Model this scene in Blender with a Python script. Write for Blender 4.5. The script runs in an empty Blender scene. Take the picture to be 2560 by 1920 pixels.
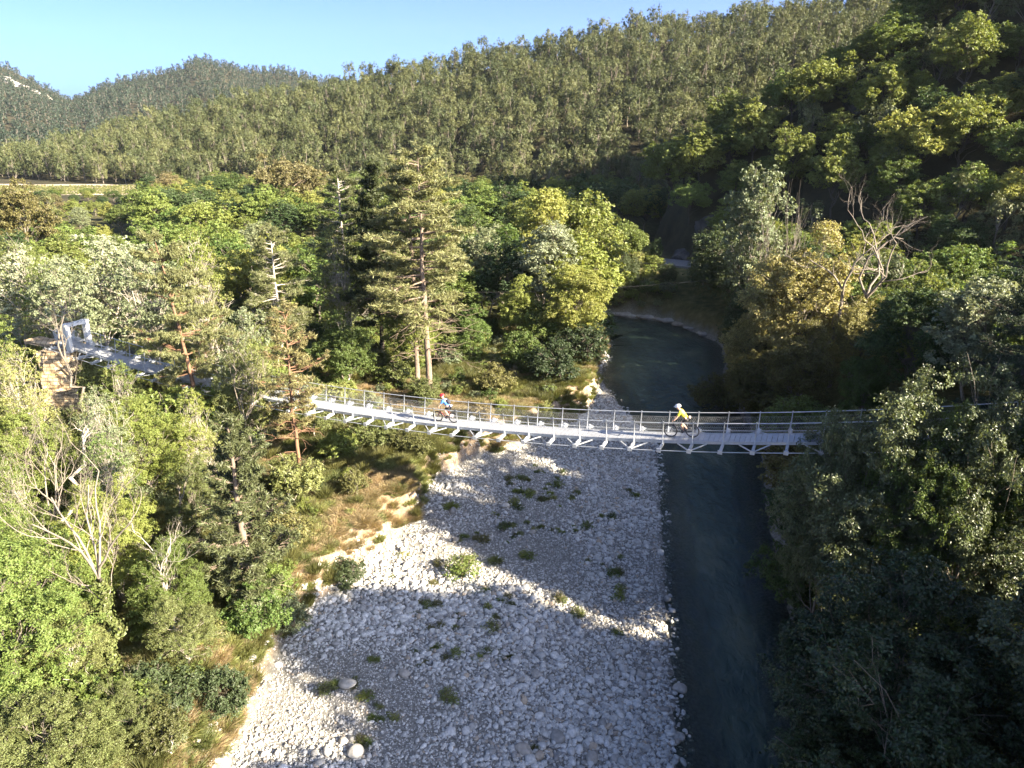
import bpy, bmesh, math
import numpy as np
from math import radians, sin, cos, pi
from mathutils import Vector, Matrix

S = bpy.context.scene
COL = S.collection
# ------------------------------------------------------------------ camera
PITCH, CAMZ, FOC = radians(20), 25.0, 1808.0          # FOC in pixels of a 2560 wide frame
ps, pc = sin(PITCH), cos(PITCH)
cam = bpy.data.cameras.new('camera'); co = bpy.data.objects.new('camera', cam); COL.objects.link(co)
co.location = (0, 0, CAMZ); co.rotation_euler = (pi/2 - PITCH, 0, 0)
cam.sensor_width = 36; cam.lens = 36 * FOC / 2560; cam.clip_end = 9000; cam.clip_start = .5
S.camera = co
# ------------------------------------------------------------------ light
SUN_EL, SUN_AZ = radians(26), radians(119)              # azimuth clockwise from +Y
sd = Vector((sin(SUN_AZ) * cos(SUN_EL), cos(SUN_AZ) * cos(SUN_EL), sin(SUN_EL)))
sun = bpy.data.lights.new('sun', 'SUN'); sun.energy = 5.0; sun.angle = radians(.5); sun.color = (1, .88, .68)
so = bpy.data.objects.new('sun', sun); COL.objects.link(so); so.rotation_euler = sd.to_track_quat('Z', 'Y').to_euler()
W = bpy.data.worlds.new('World'); S.world = W; W.use_nodes = True
nt = W.node_tree; bg = nt.nodes['Background']; sky = nt.nodes.new('ShaderNodeTexSky'); sky.sky_type = 'NISHITA'
sky.sun_disc = False; sky.sun_elevation = SUN_EL; sky.sun_rotation = SUN_AZ; sky.altitude = 300
sky.air_density = .3; sky.dust_density = 2.4; sky.ozone_density = 6
nt.links.new(sky.outputs[0], bg.inputs[0]); bg.inputs[1].default_value = .084
S.view_settings.view_transform = 'Standard'; S.view_settings.look = 'None'
S.view_settings.exposure = 2.5; S.view_settings.gamma = 1
S.cycles.max_bounces = 7; S.cycles.diffuse_bounces = 4; S.cycles.glossy_bounces = 2; S.cycles.transmission_bounces = 4
S.cycles.transparent_max_bounces = 4; S.cycles.caustics_reflective = False; S.cycles.caustics_refractive = False
S.cycles.use_denoising = True

# ------------------------------------------------------------------ helpers
def proj(X, Y, z):
    dz = z - CAMZ; Zc = Y * pc - dz * ps; yc = Y * ps + dz * pc
    return 1280 + FOC * X / Zc, 960 - FOC * yc / Zc
def spot(px, py, Y):
    """the point Y metres ahead whose direction is that of pixel px,py (2560 frame)"""
    v = (960 - py) / FOC; dz = Y * (v * pc - ps) / (pc + v * ps); Zc = Y * pc - dz * ps
    return (px - 1280) / FOC * Zc, CAMZ + dz
def interp(x, xs, ys): return np.interp(x, xs, ys)
def sstep(x): x = np.clip(x, 0, 1); return x * x * (3 - 2 * x)

rs0 = np.random.RandomState(3)
_lat = rs0.rand(64, 64)
def vnoise(x, y, f, oct=4):
    out = np.zeros(np.broadcast(x, y).shape); a = 1.; tot = 0
    for o in range(oct):
        X = np.asarray(x) * f + 17.3 * o; Y = np.asarray(y) * f + 5.1 * o
        i = np.floor(X).astype(int); j = np.floor(Y).astype(int); u = X - i; v = Y - j
        u = u * u * (3 - 2 * u); v = v * v * (3 - 2 * v)
        g = lambda a_, b_: _lat[a_ % 64, b_ % 64]
        out = out + a * ((g(i, j) * (1 - u) + g(i + 1, j) * u) * (1 - v) + (g(i, j + 1) * (1 - u) + g(i + 1, j + 1) * u) * v - .5)
        tot += a; a *= .5; f *= 2.03
    return out / tot * 2

def np_mesh(name, V, F, smooth=False, attrs=None):
    """V (n,3) and F (m,k) -> a mesh"""
    me = bpy.data.meshes.new(name); V = np.ascontiguousarray(V, np.float32); F = np.ascontiguousarray(F, np.int32)
    k = F.shape[1]; me.vertices.add(len(V)); me.vertices.foreach_set('co', V.ravel())
    me.loops.add(F.size); me.loops.foreach_set('vertex_index', F.ravel())
    me.polygons.add(len(F)); me.polygons.foreach_set('loop_start', np.arange(0, F.size, k, dtype=np.int32))
    me.polygons.foreach_set('loop_total', np.full(len(F), k, np.int32))
    me.polygons.foreach_set('use_smooth', np.full(len(F), smooth))
    for n, a in (attrs or {}).items():
        at = me.attributes.new(n, 'FLOAT', 'POINT'); at.data.foreach_set('value', np.ascontiguousarray(a, np.float32).ravel())
    me.update(calc_edges=True); return me

class MB:
    """collects boxes, tubes and lathes for one mesh of quads"""
    def __init__(s): s.V = []; s.F = []; s.n = 0
    def add(s, V, F): s.V.append(np.asarray(V, float)); s.F.append(np.asarray(F, int) + s.n); s.n += len(V); return s
    def box(s, c, size, R=None):
        x, y, z = [d / 2 for d in size]
        v = np.array([(-x,-y,-z),(x,-y,-z),(x,y,-z),(-x,y,-z),(-x,-y,z),(x,-y,z),(x,y,z),(-x,y,z)])
        if R is not None: v = v @ np.array(R).T
        return s.add(v + np.array(c), [(0,3,2,1),(4,5,6,7),(0,1,5,4),(1,2,6,5),(2,3,7,6),(3,0,4,7)])
    def beam(s, a, b, w, h):
        a, b = Vector(a), Vector(b); d = b - a; q = d.to_track_quat('X', 'Z').to_matrix()
        return s.box((a + b) / 2, (d.length, w, h), q)
    def tube(s, pts, rad, n=6, cap=True):
        P = np.asarray(pts, float); m = len(P); rad = np.broadcast_to(np.asarray(rad, float), (m,))
        T = np.gradient(P, axis=0); T /= np.linalg.norm(T, axis=1)[:, None] + 1e-9
        ref = np.array([0, 0, 1.]) if abs(T[:, 2]).mean() < .8 else np.array([1., 0, 0])
        U = np.cross(T, ref); U /= np.linalg.norm(U, axis=1)[:, None] + 1e-9; Wv = np.cross(T, U)
        a = np.arange(n) * 2 * pi / n
        V = (P[:, None] + rad[:, None, None] * (np.cos(a)[None, :, None] * U[:, None] + np.sin(a)[None, :, None] * Wv[:, None])).reshape(-1, 3)
        i = np.arange(m - 1)[:, None] * n; j = np.arange(n)[None]; j2 = (j + 1) % n
        F = np.stack([i + j, i + j2, i + n + j2, i + n + j], -1).reshape(-1, 4)
        if cap and n >= 4 and n % 2 == 0:
            cf = []
            for base, fl in ((0, 1), ((m - 1) * n, 0)):
                for q in range(1, n - 2, 2):
                    f = [base, base + q, base + q + 1, base + q + 2]; cf.append(f[::-1] if not fl else f)
            F = np.vstack([F, cf])
        return s.add(V, F)
    def lathe(s, prof, n=16, M=None):
        a = np.arange(n) * 2 * pi / n; pr = np.asarray(prof, float)
        V = np.stack([pr[:, 0:1] * np.cos(a), pr[:, 0:1] * np.sin(a), np.repeat(pr[:, 1:2], n, 1)], -1).reshape(-1, 3)
        if M is not None: V = V @ np.array(M.to_3x3()).T + np.array(M.translation)
        i = np.arange(len(pr) - 1)[:, None] * n; j = np.arange(n)[None]; j2 = (j + 1) % n
        return s.add(V, np.stack([i + j, i + j2, i + n + j2, i + n + j], -1).reshape(-1, 4))
    def torus(s, c, R, r, n=28, k=6, sq=1.):
        A = np.arange(n) * 2 * pi / n; B = np.arange(k) * 2 * pi / k
        x = (R + r * np.cos(B)[None]) * np.cos(A)[:, None]; z = (R + r * np.cos(B)[None]) * np.sin(A)[:, None]
        y = np.broadcast_to(r * sq * np.sin(B)[None], x.shape)
        V = np.stack([x, y, z], -1).reshape(-1, 3) + np.array(c)
        i = np.arange(n)[:, None]; i2 = (i + 1) % n; j = np.arange(k)[None]; j2 = (j + 1) % k
        return s.add(V, np.stack([i*k+j, i*k+j2, i2*k+j2, i2*k+j], -1).reshape(-1, 4))
    def mesh(s, name, smooth=False):
        return np_mesh(name, np.vstack(s.V), np.vstack(s.F), smooth)

def tag(o, label=None, cat=None, group=None, kind=None):
    for k, v in (('label', label), ('category', cat), ('group', group), ('kind', kind)):
        if v: o[k] = v
    return o
def obj(name, me, mat=None, parent=None):
    """a linked object; its material sits on the object, so one mesh can serve several materials"""
    o = bpy.data.objects.new(name, me); COL.objects.link(o)
    if mat is not None:
        if len(me.materials) == 0: me.materials.append(mat)
        if me.materials[0] != mat: o.material_slots[0].link = 'OBJECT'; o.material_slots[0].material = mat
    if parent is not None: o.parent = parent
    return o
def empty(name, loc, rz=0, scale=(1, 1, 1)):
    o = bpy.data.objects.new(name, None); COL.objects.link(o); o.location = loc; o.rotation_euler = (0, 0, rz); o.scale = scale
    o.empty_display_size = .3; return o

# ------------------------------------------------------------------ materials
def newmat(name):
    m = bpy.data.materials.new(name); m.use_nodes = True; n = m.node_tree; n.nodes.clear()
    return m, n, (lambda t, **k: _node(n, t, k))
def _node(n, t, k):
    d = n.nodes.new(t)
    for a, b in k.items(): setattr(d, a, b)
    return d
def ramp(N, stops):
    r = N('ShaderNodeValToRGB'); e = r.color_ramp.elements
    while len(e) < len(stops): e.new(.5)
    for q, (p_, c) in zip(e, stops): q.position = p_; q.color = (*c, 1)
    return r
def leafmat(name, base, var=.25, trans=.35, rough=.5, spec=.35, hue=.016, ov=None):
    m, n, N = newmat(name); L = n.links.new
    geo = N('ShaderNodeNewGeometry'); oi = N('ShaderNodeObjectInfo'); hs = N('ShaderNodeHueSaturation')
    hs.inputs['Color'].default_value = (*base, 1)
    def rng(src, lo, hi):
        mr = N('ShaderNodeMapRange'); mr.inputs[3].default_value = lo; mr.inputs[4].default_value = hi; L(src, mr.inputs[0]); return mr.outputs[0]
    a = N('ShaderNodeMath', operation='MULTIPLY'); L(rng(geo.outputs['Random Per Island'], 1 - 1.25 * var, 1 + 1.25 * var), a.inputs[0]); L(rng(oi.outputs['Random'], 1 - (ov or var), 1 + (ov or var)), a.inputs[1])
    L(a.outputs[0], hs.inputs['Value'])
    b = N('ShaderNodeMath', operation='ADD'); L(rng(geo.outputs['Random Per Island'], -hue, hue), b.inputs[0]); L(rng(oi.outputs['Random'], .5 + hue, .5 - hue), b.inputs[1]); L(b.outputs[0], hs.inputs['Hue'])
    p = N('ShaderNodeBsdfPrincipled'); p.inputs['Roughness'].default_value = rough; p.inputs['Specular IOR Level'].default_value = spec
    t = N('ShaderNodeBsdfTranslucent'); mx = N('ShaderNodeMixShader'); mx.inputs[0].default_value = trans; o = N('ShaderNodeOutputMaterial')
    tc = N('ShaderNodeMix', data_type='RGBA', blend_type='MULTIPLY'); tc.inputs[0].default_value = 1; L(hs.outputs[0], tc.inputs[6]); tc.inputs[7].default_value = (1.5, 1.45, .7, 1)
    L(hs.outputs[0], p.inputs['Base Color']); L(tc.outputs[2], t.inputs[0]); L(p.outputs[0], mx.inputs[1]); L(t.outputs[0], mx.inputs[2]); L(mx.outputs[0], o.inputs[0])
    return m
def noisemat(name, c1, c2, scale=4, rough=.85, bump=.3, c3=None, spec=.3, metal=0, stretch=(1, 1, 1), var=0):
    m, n, N = newmat(name); L = n.links.new
    tc = N('ShaderNodeTexCoord'); mp = N('ShaderNodeMapping'); mp.inputs['Scale'].default_value = stretch; L(tc.outputs['Object'], mp.inputs[0])
    nz = N('ShaderNodeTexNoise'); nz.inputs['Scale'].default_value = scale; nz.inputs['Detail'].default_value = 6; nz.inputs['Roughness'].default_value = .65; L(mp.outputs[0], nz.inputs[0])
    r = ramp(N, [(.3, c1), (.7, c2)] if c3 is None else [(.28, c1), (.5, c2), (.72, c3)]); L(nz.outputs[0], r.inputs[0])
    p = N('ShaderNodeBsdfPrincipled'); p.inputs['Roughness'].default_value = rough; p.inputs['Specular IOR Level'].default_value = spec; p.inputs['Metallic'].default_value = metal
    src = r.outputs[0]
    if var:
        oi = N('ShaderNodeObjectInfo'); hs = N('ShaderNodeHueSaturation'); mr = N('ShaderNodeMapRange'); mr.inputs[3].default_value = 1 - var; mr.inputs[4].default_value = 1 + var * .6
        L(oi.outputs['Random'], mr.inputs[0]); L(mr.outputs[0], hs.inputs['Value']); L(src, hs.inputs['Color']); src = hs.outputs[0]
    L(src, p.inputs['Base Color'])
    bp = N('ShaderNodeBump'); bp.inputs['Strength'].default_value = bump; bp.inputs['Distance'].default_value = .05; L(nz.outputs[0], bp.inputs['Height']); L(bp.outputs[0], p.inputs['Normal'])
    o = N('ShaderNodeOutputMaterial'); L(p.outputs[0], o.inputs[0]); return m

LM = {
 'bright':  leafmat('leaf_bright_green', (0.18, 0.215, 0.055), .25),
 'fresh':   leafmat('leaf_fresh_green', (0.155, 0.208, 0.055), .22),
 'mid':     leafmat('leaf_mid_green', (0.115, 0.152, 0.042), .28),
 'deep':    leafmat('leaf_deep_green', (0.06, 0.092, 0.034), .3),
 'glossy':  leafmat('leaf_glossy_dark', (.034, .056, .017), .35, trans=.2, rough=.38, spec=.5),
 'silver':  leafmat('leaf_silver', (0.242, 0.264, 0.165), .3, trans=.25),
 'grey':    leafmat('leaf_grey_green', (0.175, 0.2, 0.11), .3, trans=.25),
 'yellow':  leafmat('leaf_yellow_green', (0.215, 0.235, 0.065), .25),
 'gold':    leafmat('leaf_golden', (0.25, 0.235, 0.095), .3, trans=.3),
 'ochre':   leafmat('leaf_ochre', (0.118, 0.112, 0.04), .3),
 'tan':     leafmat('leaf_tan', (0.18, 0.16, 0.075), .25),
 'hill':    leafmat('needle_hill', (0.108, 0.122, 0.05), .12, trans=.12, hue=.02, ov=.3),
 'far':     leafmat('needle_far', (0.044, 0.062, 0.04), .3, trans=.15, hue=.02),
 'pine':    leafmat('needle_pine', (0.15, 0.158, 0.068), .3, trans=.25),
 'dpine':   leafmat('needle_dark_pine', (.045, .058, .022), .3, trans=.2),
 'spine':   leafmat('needle_sparse_pine', (0.16, 0.15, 0.062), .3, trans=.25),
 'cedar':   leafmat('needle_cedar', (.030, .046, .024), .3, trans=.15),
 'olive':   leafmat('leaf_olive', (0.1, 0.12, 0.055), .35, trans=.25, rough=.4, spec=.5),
 'willow':  leafmat('leaf_willow', (0.062, 0.084, 0.036), .25, trans=.3),
 'ivy':     leafmat('leaf_ivy', (0.15, 0.17, 0.055), .35, trans=.2),
 'broom':   leafmat('leaf_broom', (0.13, 0.13, 0.045), .3, trans=.3),
 'dry':     leafmat('leaf_dry_grass', (0.290, 0.225, 0.125), .3, trans=.3),
 'grass':   leafmat('leaf_grass', (0.19, 0.205, 0.072), .35, trans=.3),
 'flower':  leafmat('petal_yellow', (.45, .30, .02), .2, trans=.3),
}
BARK = {
 'grey':  noisemat('bark_grey', (.10, .085, .065), (.27, .23, .185), 5, stretch=(3, 3, .7)),
 'brown': noisemat('bark_brown', (.12, .088, .068), (.30, .23, .175), 5, stretch=(3, 3, .7)),
 'orange': noisemat('bark_orange', (.14, .080, .052), (.29, .165, .095), 4, stretch=(3, 3, .8)),
 'pale':  noisemat('bark_pale', (.26, .225, .18), (.55, .49, .41), 5, stretch=(3, 3, .6)),
 'dead':  noisemat('bark_dead', (.14, .115, .09), (.31, .265, .215), 6, stretch=(3, 3, .5)),
 'dark':  noisemat('bark_dark', (.045, .037, .030), (.12, .10, .08), 5, stretch=(3, 3, .7)),
}

# ------------------------------------------------------------------ terrain
RIV = np.array([(9.3,-80,3.5),(9.3,8,2.8),(9.8,22.9,2.9),(11.8,33.6,3.3),(14.7,48,3.8),(16,54,4.3),(15.4,61.5,5.2),(15.2,70,6.1),(18.2,82,6.5),(16.5,88.6,5.4),(8,93.5,5),(-6,99,5),(-40,111,5),(-95,130,5),(-300,190,5)])
BANK = np.array([(-12.5,-80),(-11.6,10),(-11.3,22),(-11.2,25),(-10.7,30),(-9.5,33.3),(-8,36.4),(-5.6,41),(-5.5,45.2),(-3.4,49.2),(0,51.2),(5,56.6),(7.6,61.5),(8.4,66),(9.6,74),(11.4,80),(9.6,85.5),(3,90.2),(-9,95),(-43,106.5),(-98,125),(-303,184)])
def seg_dist(X, Y, L, vals=None):
    """signed distance to a polyline (left of travel is positive) and the value carried along it"""
    best = np.full(X.shape, 1e9); sg = np.zeros(X.shape); val = np.zeros(X.shape)
    for k in range(len(L) - 1):
        a, b = L[k, :2], L[k + 1, :2]; d = b - a; t = np.clip(((X - a[0]) * d[0] + (Y - a[1]) * d[1]) / (d @ d), 0, 1)
        ex = X - a[0] - t * d[0]; ey = Y - a[1] - t * d[1]; q = np.hypot(ex, ey); m = q < best - 1e-9
        best = np.where(m, q, best); sg = np.where(m, np.sign(d[0] * ey - d[1] * ex + 1e-12), sg)
        if vals is not None: val = np.where(m, vals[k] + t * (vals[k + 1] - vals[k]), val)
    return best, sg, val
def prof(pts, Y0, off):
    u = []; z = []
    for px, py in pts:
        X, zz = spot(px, py, Y0); u.append(X / Y0); z.append(zz - off)
    return np.array(u), np.array(z)
H2U, H2Z = prof([(-200,420),(81,372),(133,341),(249,307),(440,266),(596,226),(827,194),(949,156),(1076,139),(1273,92),(1425,75),(1587,45),(1783,25),(1911,5),(2100,-30),(2560,-90)], 350, 9.5)
MU, MZ = prof([(-900,60),(-400,90),(-150,120),(0,153),(60,178),(110,210),(168,246),(185,246),(235,220),(289,197),(370,179),(451,162),(478,148),(503,139),(538,150),(602,168),(650,172),(694,168),(770,185),(810,194),(1000,215),(1600,215),(2600,190)], 1250, 7)
def slope_t(X, Y): return (X - 25) * .8 + (np.minimum(Y, 125) - 95) * .6 - .9 * np.maximum(Y - 125, 0) - 1.5 * np.maximum(28 - X, 0)
def height(X, Y):
    X = np.asarray(X, float); Y = np.asarray(Y, float)
    dr, sr, hw = seg_dist(X, Y, RIV, RIV[:, 2]); e = dr - hw                 # distance from the water's edge
    db, sb, _ = seg_dist(X, Y, BANK); dS = db * sb                          # inside (left of) the scarp is positive
    n1 = vnoise(X, Y, .12); n2 = vnoise(X, Y, .7, 3)
    bar = .06 + np.clip(e, 0, 14) * .075 + .12 * n1 + .05 * n2 + .25 * np.exp(-((e - 8) / 3.) ** 2)
    jag = dS + .55 * n2 + .3 * vnoise(X, Y, 2.1, 2) + .5 * vnoise(X, Y, .25, 2)
    terr = 3.0 + .35 * n1 + .01 * np.clip(dS, 0, 200) + .12 * n2
    inside = bar + (terr - bar) * sstep(jag / 1.5)
    # outer bank: up to a road ledge, then the hill
    eo = e + .5 * n1
    out = .05 + 2.6 * sstep(eo / 3.2) + 2.2 * sstep((eo - 4) / 6) + .3 * n1
    out = out + 5.5 * sstep((X - 19) / 9) * sstep((55 - Y) / 20) * sstep((Y + 5) / 20)
    t = slope_t(X, Y)
    q = np.clip(t - 9, 0, None); out = out + .85 * np.minimum(q, 75) * sstep((q + 1) / 7) + .25 * np.clip(q - 75, 0, 250) + 1.6 * n1 * sstep(q / 20)
    h = np.where(sr > 0, inside, out)
    bed = -.04 - .85 * sstep(-e / 3.4); h = np.where(e < 0, np.minimum(bed + .04 * n2, h * 0 + .0), h)
    u = X / np.maximum(Y, 1)
    foot = interp(u, [-.8,-.66,-.45,-.2,0,.2,.4], [300, 288, 262, 225, 195, 165, 150]); rid = interp(u, [-.8,-.66,-.45,-.2,0,.2,.45,.7], [330, 335, 345, 355, 350, 330, 300, 270])
    zr = interp(u, H2U, H2Z); zr = 25 + (zr - 25) * rid / 350.
    tt = (Y - foot) / (rid - foot); base = np.clip(h, None, 1e3)
    hill = 5 + (zr - 5) * (np.clip(tt, 0, 1) ** .92) + vnoise(X, Y, .02, 3) * 4 * np.clip(tt, 0, 1) * np.clip(2.2 - tt * 1.4, 0, 1)
    hill = np.where(tt > 1, np.maximum(5, zr - (Y - rid) * .13), hill)
    h = np.where(tt > 0, np.maximum(h * (t > 9) + 5 * (t <= 9), hill), h)
    zm = interp(u, MU, MZ); zm = 25 + (zm - 25) * 1.0
    tm = (Y - 560) / (1250 - 560)
    mt = 5 + (zm - 5) * np.clip(tm, 0, 1) ** 1.15 + vnoise(X, Y, .006, 3) * 16 * np.clip(tm, 0, 1) * np.clip(1.15 - tm, 0, 1) * 4
    mt = np.where(tm > 1, np.maximum(10, zm - (Y - 1250) * .1), mt)
    h = np.where(Y > 560, np.maximum(np.minimum(h, 90), mt), h)
    return h
def hz(x, y): return float(height(np.array([x]), np.array([y]))[0])

def axis(lo, hi, step, a, b, g, mx):
    m = list(np.arange(lo, hi + 1e-6, step)); s = step; x = hi; r = []
    while x < b: s = min(s * g, mx); x += s; r.append(x)
    s = step; x = lo; l = []
    while x > a: s = min(s * g, mx); x -= s; l.append(x)
    return np.array(l[::-1] + m + r)
ax = axis(-20, 22, .3, -2600, 2200, 1.045, 28); ay = axis(15, 66, .3, -700, 2700, 1.04, 22)
GX, GY = np.meshgrid(ax, ay); GZ = height(GX, GY)
nx, ny = len(ax), len(ay); ii = (np.arange(ny - 1)[:, None] * nx + np.arange(nx - 1)[None]).ravel()
dr, sr, hw = seg_dist(GX, GY, RIV, RIV[:, 2]); db, sb, _ = seg_dist(GX, GY, BANK)
e_ = dr - hw; dS_ = db * sb + .4 * vnoise(GX, GY, .7, 3) + .4 * vnoise(GX, GY, .25, 2)
grav = np.where(sr > 0, sstep(1 - dS_ / .5), sstep(1 - (e_ - .6) / .8)); earth = np.where(sr > 0, 1, .15) * np.where(sr > 0, sstep((dS_ + .1) / .4) * sstep((2.0 + 1.0 * vnoise(GX, GY, .4, 2) - dS_) / .8), sstep((3 - e_) / 1.5))
hillm = np.maximum(sstep((GY - 130) / 60), sstep((slope_t(GX, GY) - 2) / 8) * (sr < 0))
gm = np_mesh('ground', np.stack([GX, GY, GZ], -1).reshape(-1, 3), np.stack([ii, ii + 1, ii + nx + 1, ii + nx], -1), True, {'gravel': grav, 'earth': earth, 'hillside': hillm})
def ground_mat():
    m, n, N = newmat('ground'); L = n.links.new; tc = N('ShaderNodeTexCoord')
    def noise(sc, d=6, r=.65):
        q = N('ShaderNodeTexNoise'); q.inputs['Scale'].default_value = sc; q.inputs['Detail'].default_value = d; q.inputs['Roughness'].default_value = r; L(tc.outputs['Object'], q.inputs[0]); return q.outputs[0]
    def att(a): q = N('ShaderNodeAttribute'); q.attribute_name = a; return q.outputs['Fac']
    def mix(f, a, b):
        q = N('ShaderNodeMix', data_type='RGBA'); L(f, q.inputs[0]); L(a, q.inputs[6]); L(b, q.inputs[7]); return q.outputs[2]
    g = ramp(N, [(.3, (.045, .05, .018)), (.5, (.10, .10, .035)), (.7, (.19, .155, .075))]); L(noise(.9), g.inputs[0])
    hl = ramp(N, [(.3, (.030, .030, .016)), (.7, (.085, .072, .042))]); L(noise(.25), hl.inputs[0])
    ea = ramp(N, [(.3, (.17, .12, .08)), (.55, (.30, .225, .155)), (.75, (.38, .30, .22))]); L(noise(2.5), ea.inputs[0])
    gr = ramp(N, [(.3, (.13, .12, .10)), (.55, (.27, .255, .225)), (.75, (.38, .36, .325))]); L(noise(6), gr.inputs[0])
    c = mix(att('hillside'), g.outputs[0], hl.outputs[0]); c = mix(att('earth'), c, ea.outputs[0]); c = mix(att('gravel'), c, gr.outputs[0])
    p = N('ShaderNodeBsdfPrincipled'); p.inputs['Roughness'].default_value = .95; p.inputs['Specular IOR Level'].default_value = .15; L(c, p.inputs['Base Color'])
    bp = N('ShaderNodeBump'); bp.inputs['Strength'].default_value = .7; bp.inputs['Distance'].default_value = .2; L(noise(3.5, 8, .7), bp.inputs['Height']); L(bp.outputs[0], p.inputs['Normal'])
    o = N('ShaderNodeOutputMaterial'); L(p.outputs[0], o.inputs[0]); return m
tag(obj('ground', gm, ground_mat()), 'ground of the valley with terrace, banks, gravel bar and wooded hills', kind='structure')

# river water: a ribbon sheet over the bed
def water():
    P = RIV[:, :2]; d = np.gradient(P, axis=0); 
    t = np.linspace(0, len(P) - 1, 260); C = np.stack([np.interp(t, np.arange(len(P)), P[:, k]) for k in (0, 1)], -1)
    for _ in range(6): C[1:-1] = (C[:-2] + 2 * C[1:-1] + C[2:]) / 4
    hwv = np.interp(t, np.arange(len(P)), RIV[:, 2]) + 1.6
    T = np.gradient(C, axis=0); T /= np.linalg.norm(T, axis=1)[:, None]; Nn = np.stack([-T[:, 1], T[:, 0]], -1)
    k = np.linspace(-1, 1, 15); V = C[:, None] + Nn[:, None] * (hwv[:, None] * k[None])[..., None]
    dep = -height(V[..., 0], V[..., 1]); V = np.concatenate([V, np.zeros(V.shape[:2] + (1,))], -1).reshape(-1, 3)
    n = 15; i = (np.arange(len(C) - 1)[:, None] * n + np.arange(n - 1)[None]).ravel()
    me = np_mesh('river', V, np.stack([i, i + n, i + n + 1, i + 1], -1), True, {'depth': dep})
    m, nn, N = newmat('river_water'); L = nn.links.new; tc = N('ShaderNodeTexCoord'); mp = N('ShaderNodeMapping'); mp.inputs['Scale'].default_value = (1, .55, 1); L(tc.outputs['Object'], mp.inputs[0])
    nz = N('ShaderNodeTexNoise'); nz.inputs['Scale'].default_value = 1.7; nz.inputs['Detail'].default_value = 6; nz.inputs['Roughness'].default_value = .6; nz.inputs['Distortion'].default_value = .6; L(mp.outputs[0], nz.inputs[0])
    bp = N('ShaderNodeBump'); bp.inputs['Strength'].default_value = 1.; bp.inputs['Distance'].default_value = .22; L(nz.outputs[0], bp.inputs['Height'])
    big = N('ShaderNodeTexNoise'); big.inputs['Scale'].default_value = .3; big.inputs['Detail'].default_value = 7; big.inputs['Roughness'].default_value = .6; mp2 = N('ShaderNodeMapping'); mp2.inputs['Scale'].default_value = (1, .35, 1); L(tc.outputs['Object'], mp2.inputs[0]); L(mp2.outputs[0], big.inputs[0])
    cr = ramp(N, [(.38, (.022, .044, .040)), (.52, (.046, .074, .058)), (.66, (.105, .125, .085))]); L(big.outputs[0], cr.inputs[0])
    p = N('ShaderNodeBsdfPrincipled'); p.inputs['Roughness'].default_value = .1; p.inputs['IOR'].default_value = 1.33; L(cr.outputs[0], p.inputs['Base Color']); L(bp.outputs[0], p.inputs['Normal'])
    tr = N('ShaderNodeBsdfTransparent'); tr.inputs[0].default_value = (.55, .62, .56, 1); gl = N('ShaderNodeBsdfGlossy'); gl.inputs['Roughness'].default_value = .08; L(bp.outputs[0], gl.inputs['Normal'])
    fr = N('ShaderNodeFresnel'); fr.inputs[0].default_value = 1.33; L(bp.outputs[0], fr.inputs['Normal']); m1 = N('ShaderNodeMixShader'); L(fr.outputs[0], m1.inputs[0]); L(tr.outputs[0], m1.inputs[1]); L(gl.outputs[0], m1.inputs[2])
    at = N('ShaderNodeAttribute'); at.attribute_name = 'depth'; mr = N('ShaderNodeMapRange'); mr.inputs[1].default_value = .0; mr.inputs[2].default_value = .75; L(at.outputs['Fac'], mr.inputs[0])
    m2 = N('ShaderNodeMixShader'); L(mr.outputs[0], m2.inputs[0]); L(m1.outputs[0], m2.inputs[1]); L(p.outputs[0], m2.inputs[2]); o = N('ShaderNodeOutputMaterial'); L(m2.outputs[0], o.inputs[0])
    tag(obj('river', me, m), 'dark green river curving round the gravel bar', kind='structure')
water()

# ------------------------------------------------------------------ leaves and trees
def unit(v): return v / (np.linalg.norm(v, axis=-1, keepdims=True) + 1e-9)
def leaf_quads(C, N, size, asp, r, tdir=None, cup=.12):
    """one diamond leaf per centre C, facing N"""
    n = len(C); N = unit(N); T = r.normal(size=(n, 3)) if tdir is None else tdir
    T = unit(T - (T * N).sum(1, keepdims=True) * N); B = np.cross(N, T); size = np.broadcast_to(size, (n,))[:, None]
    a = C - T * size * .5; c = C + T * size * .5; b = C + B * size * asp * .5 + N * size * cup; d = C - B * size * asp * .5 + N * size * cup
    return np.stack([a, b, c, d], 1).reshape(-1, 3), np.arange(4 * n).reshape(n, 4)
def sph(n, r): return unit(r.normal(size=(n, 3)))
def limb(p0, p1, r, sag=0., wob=.12, k=6):
    t = np.linspace(0, 1, k)[:, None]; L = np.linalg.norm(p1 - p0); P = p0 + (p1 - p0) * t
    P = P + r.normal(size=(k, 3)) * wob * L * .25 * np.sin(t * pi); P[:, 2] += (np.sin(t[:, 0] * pi)) * sag * L; return P

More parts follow.
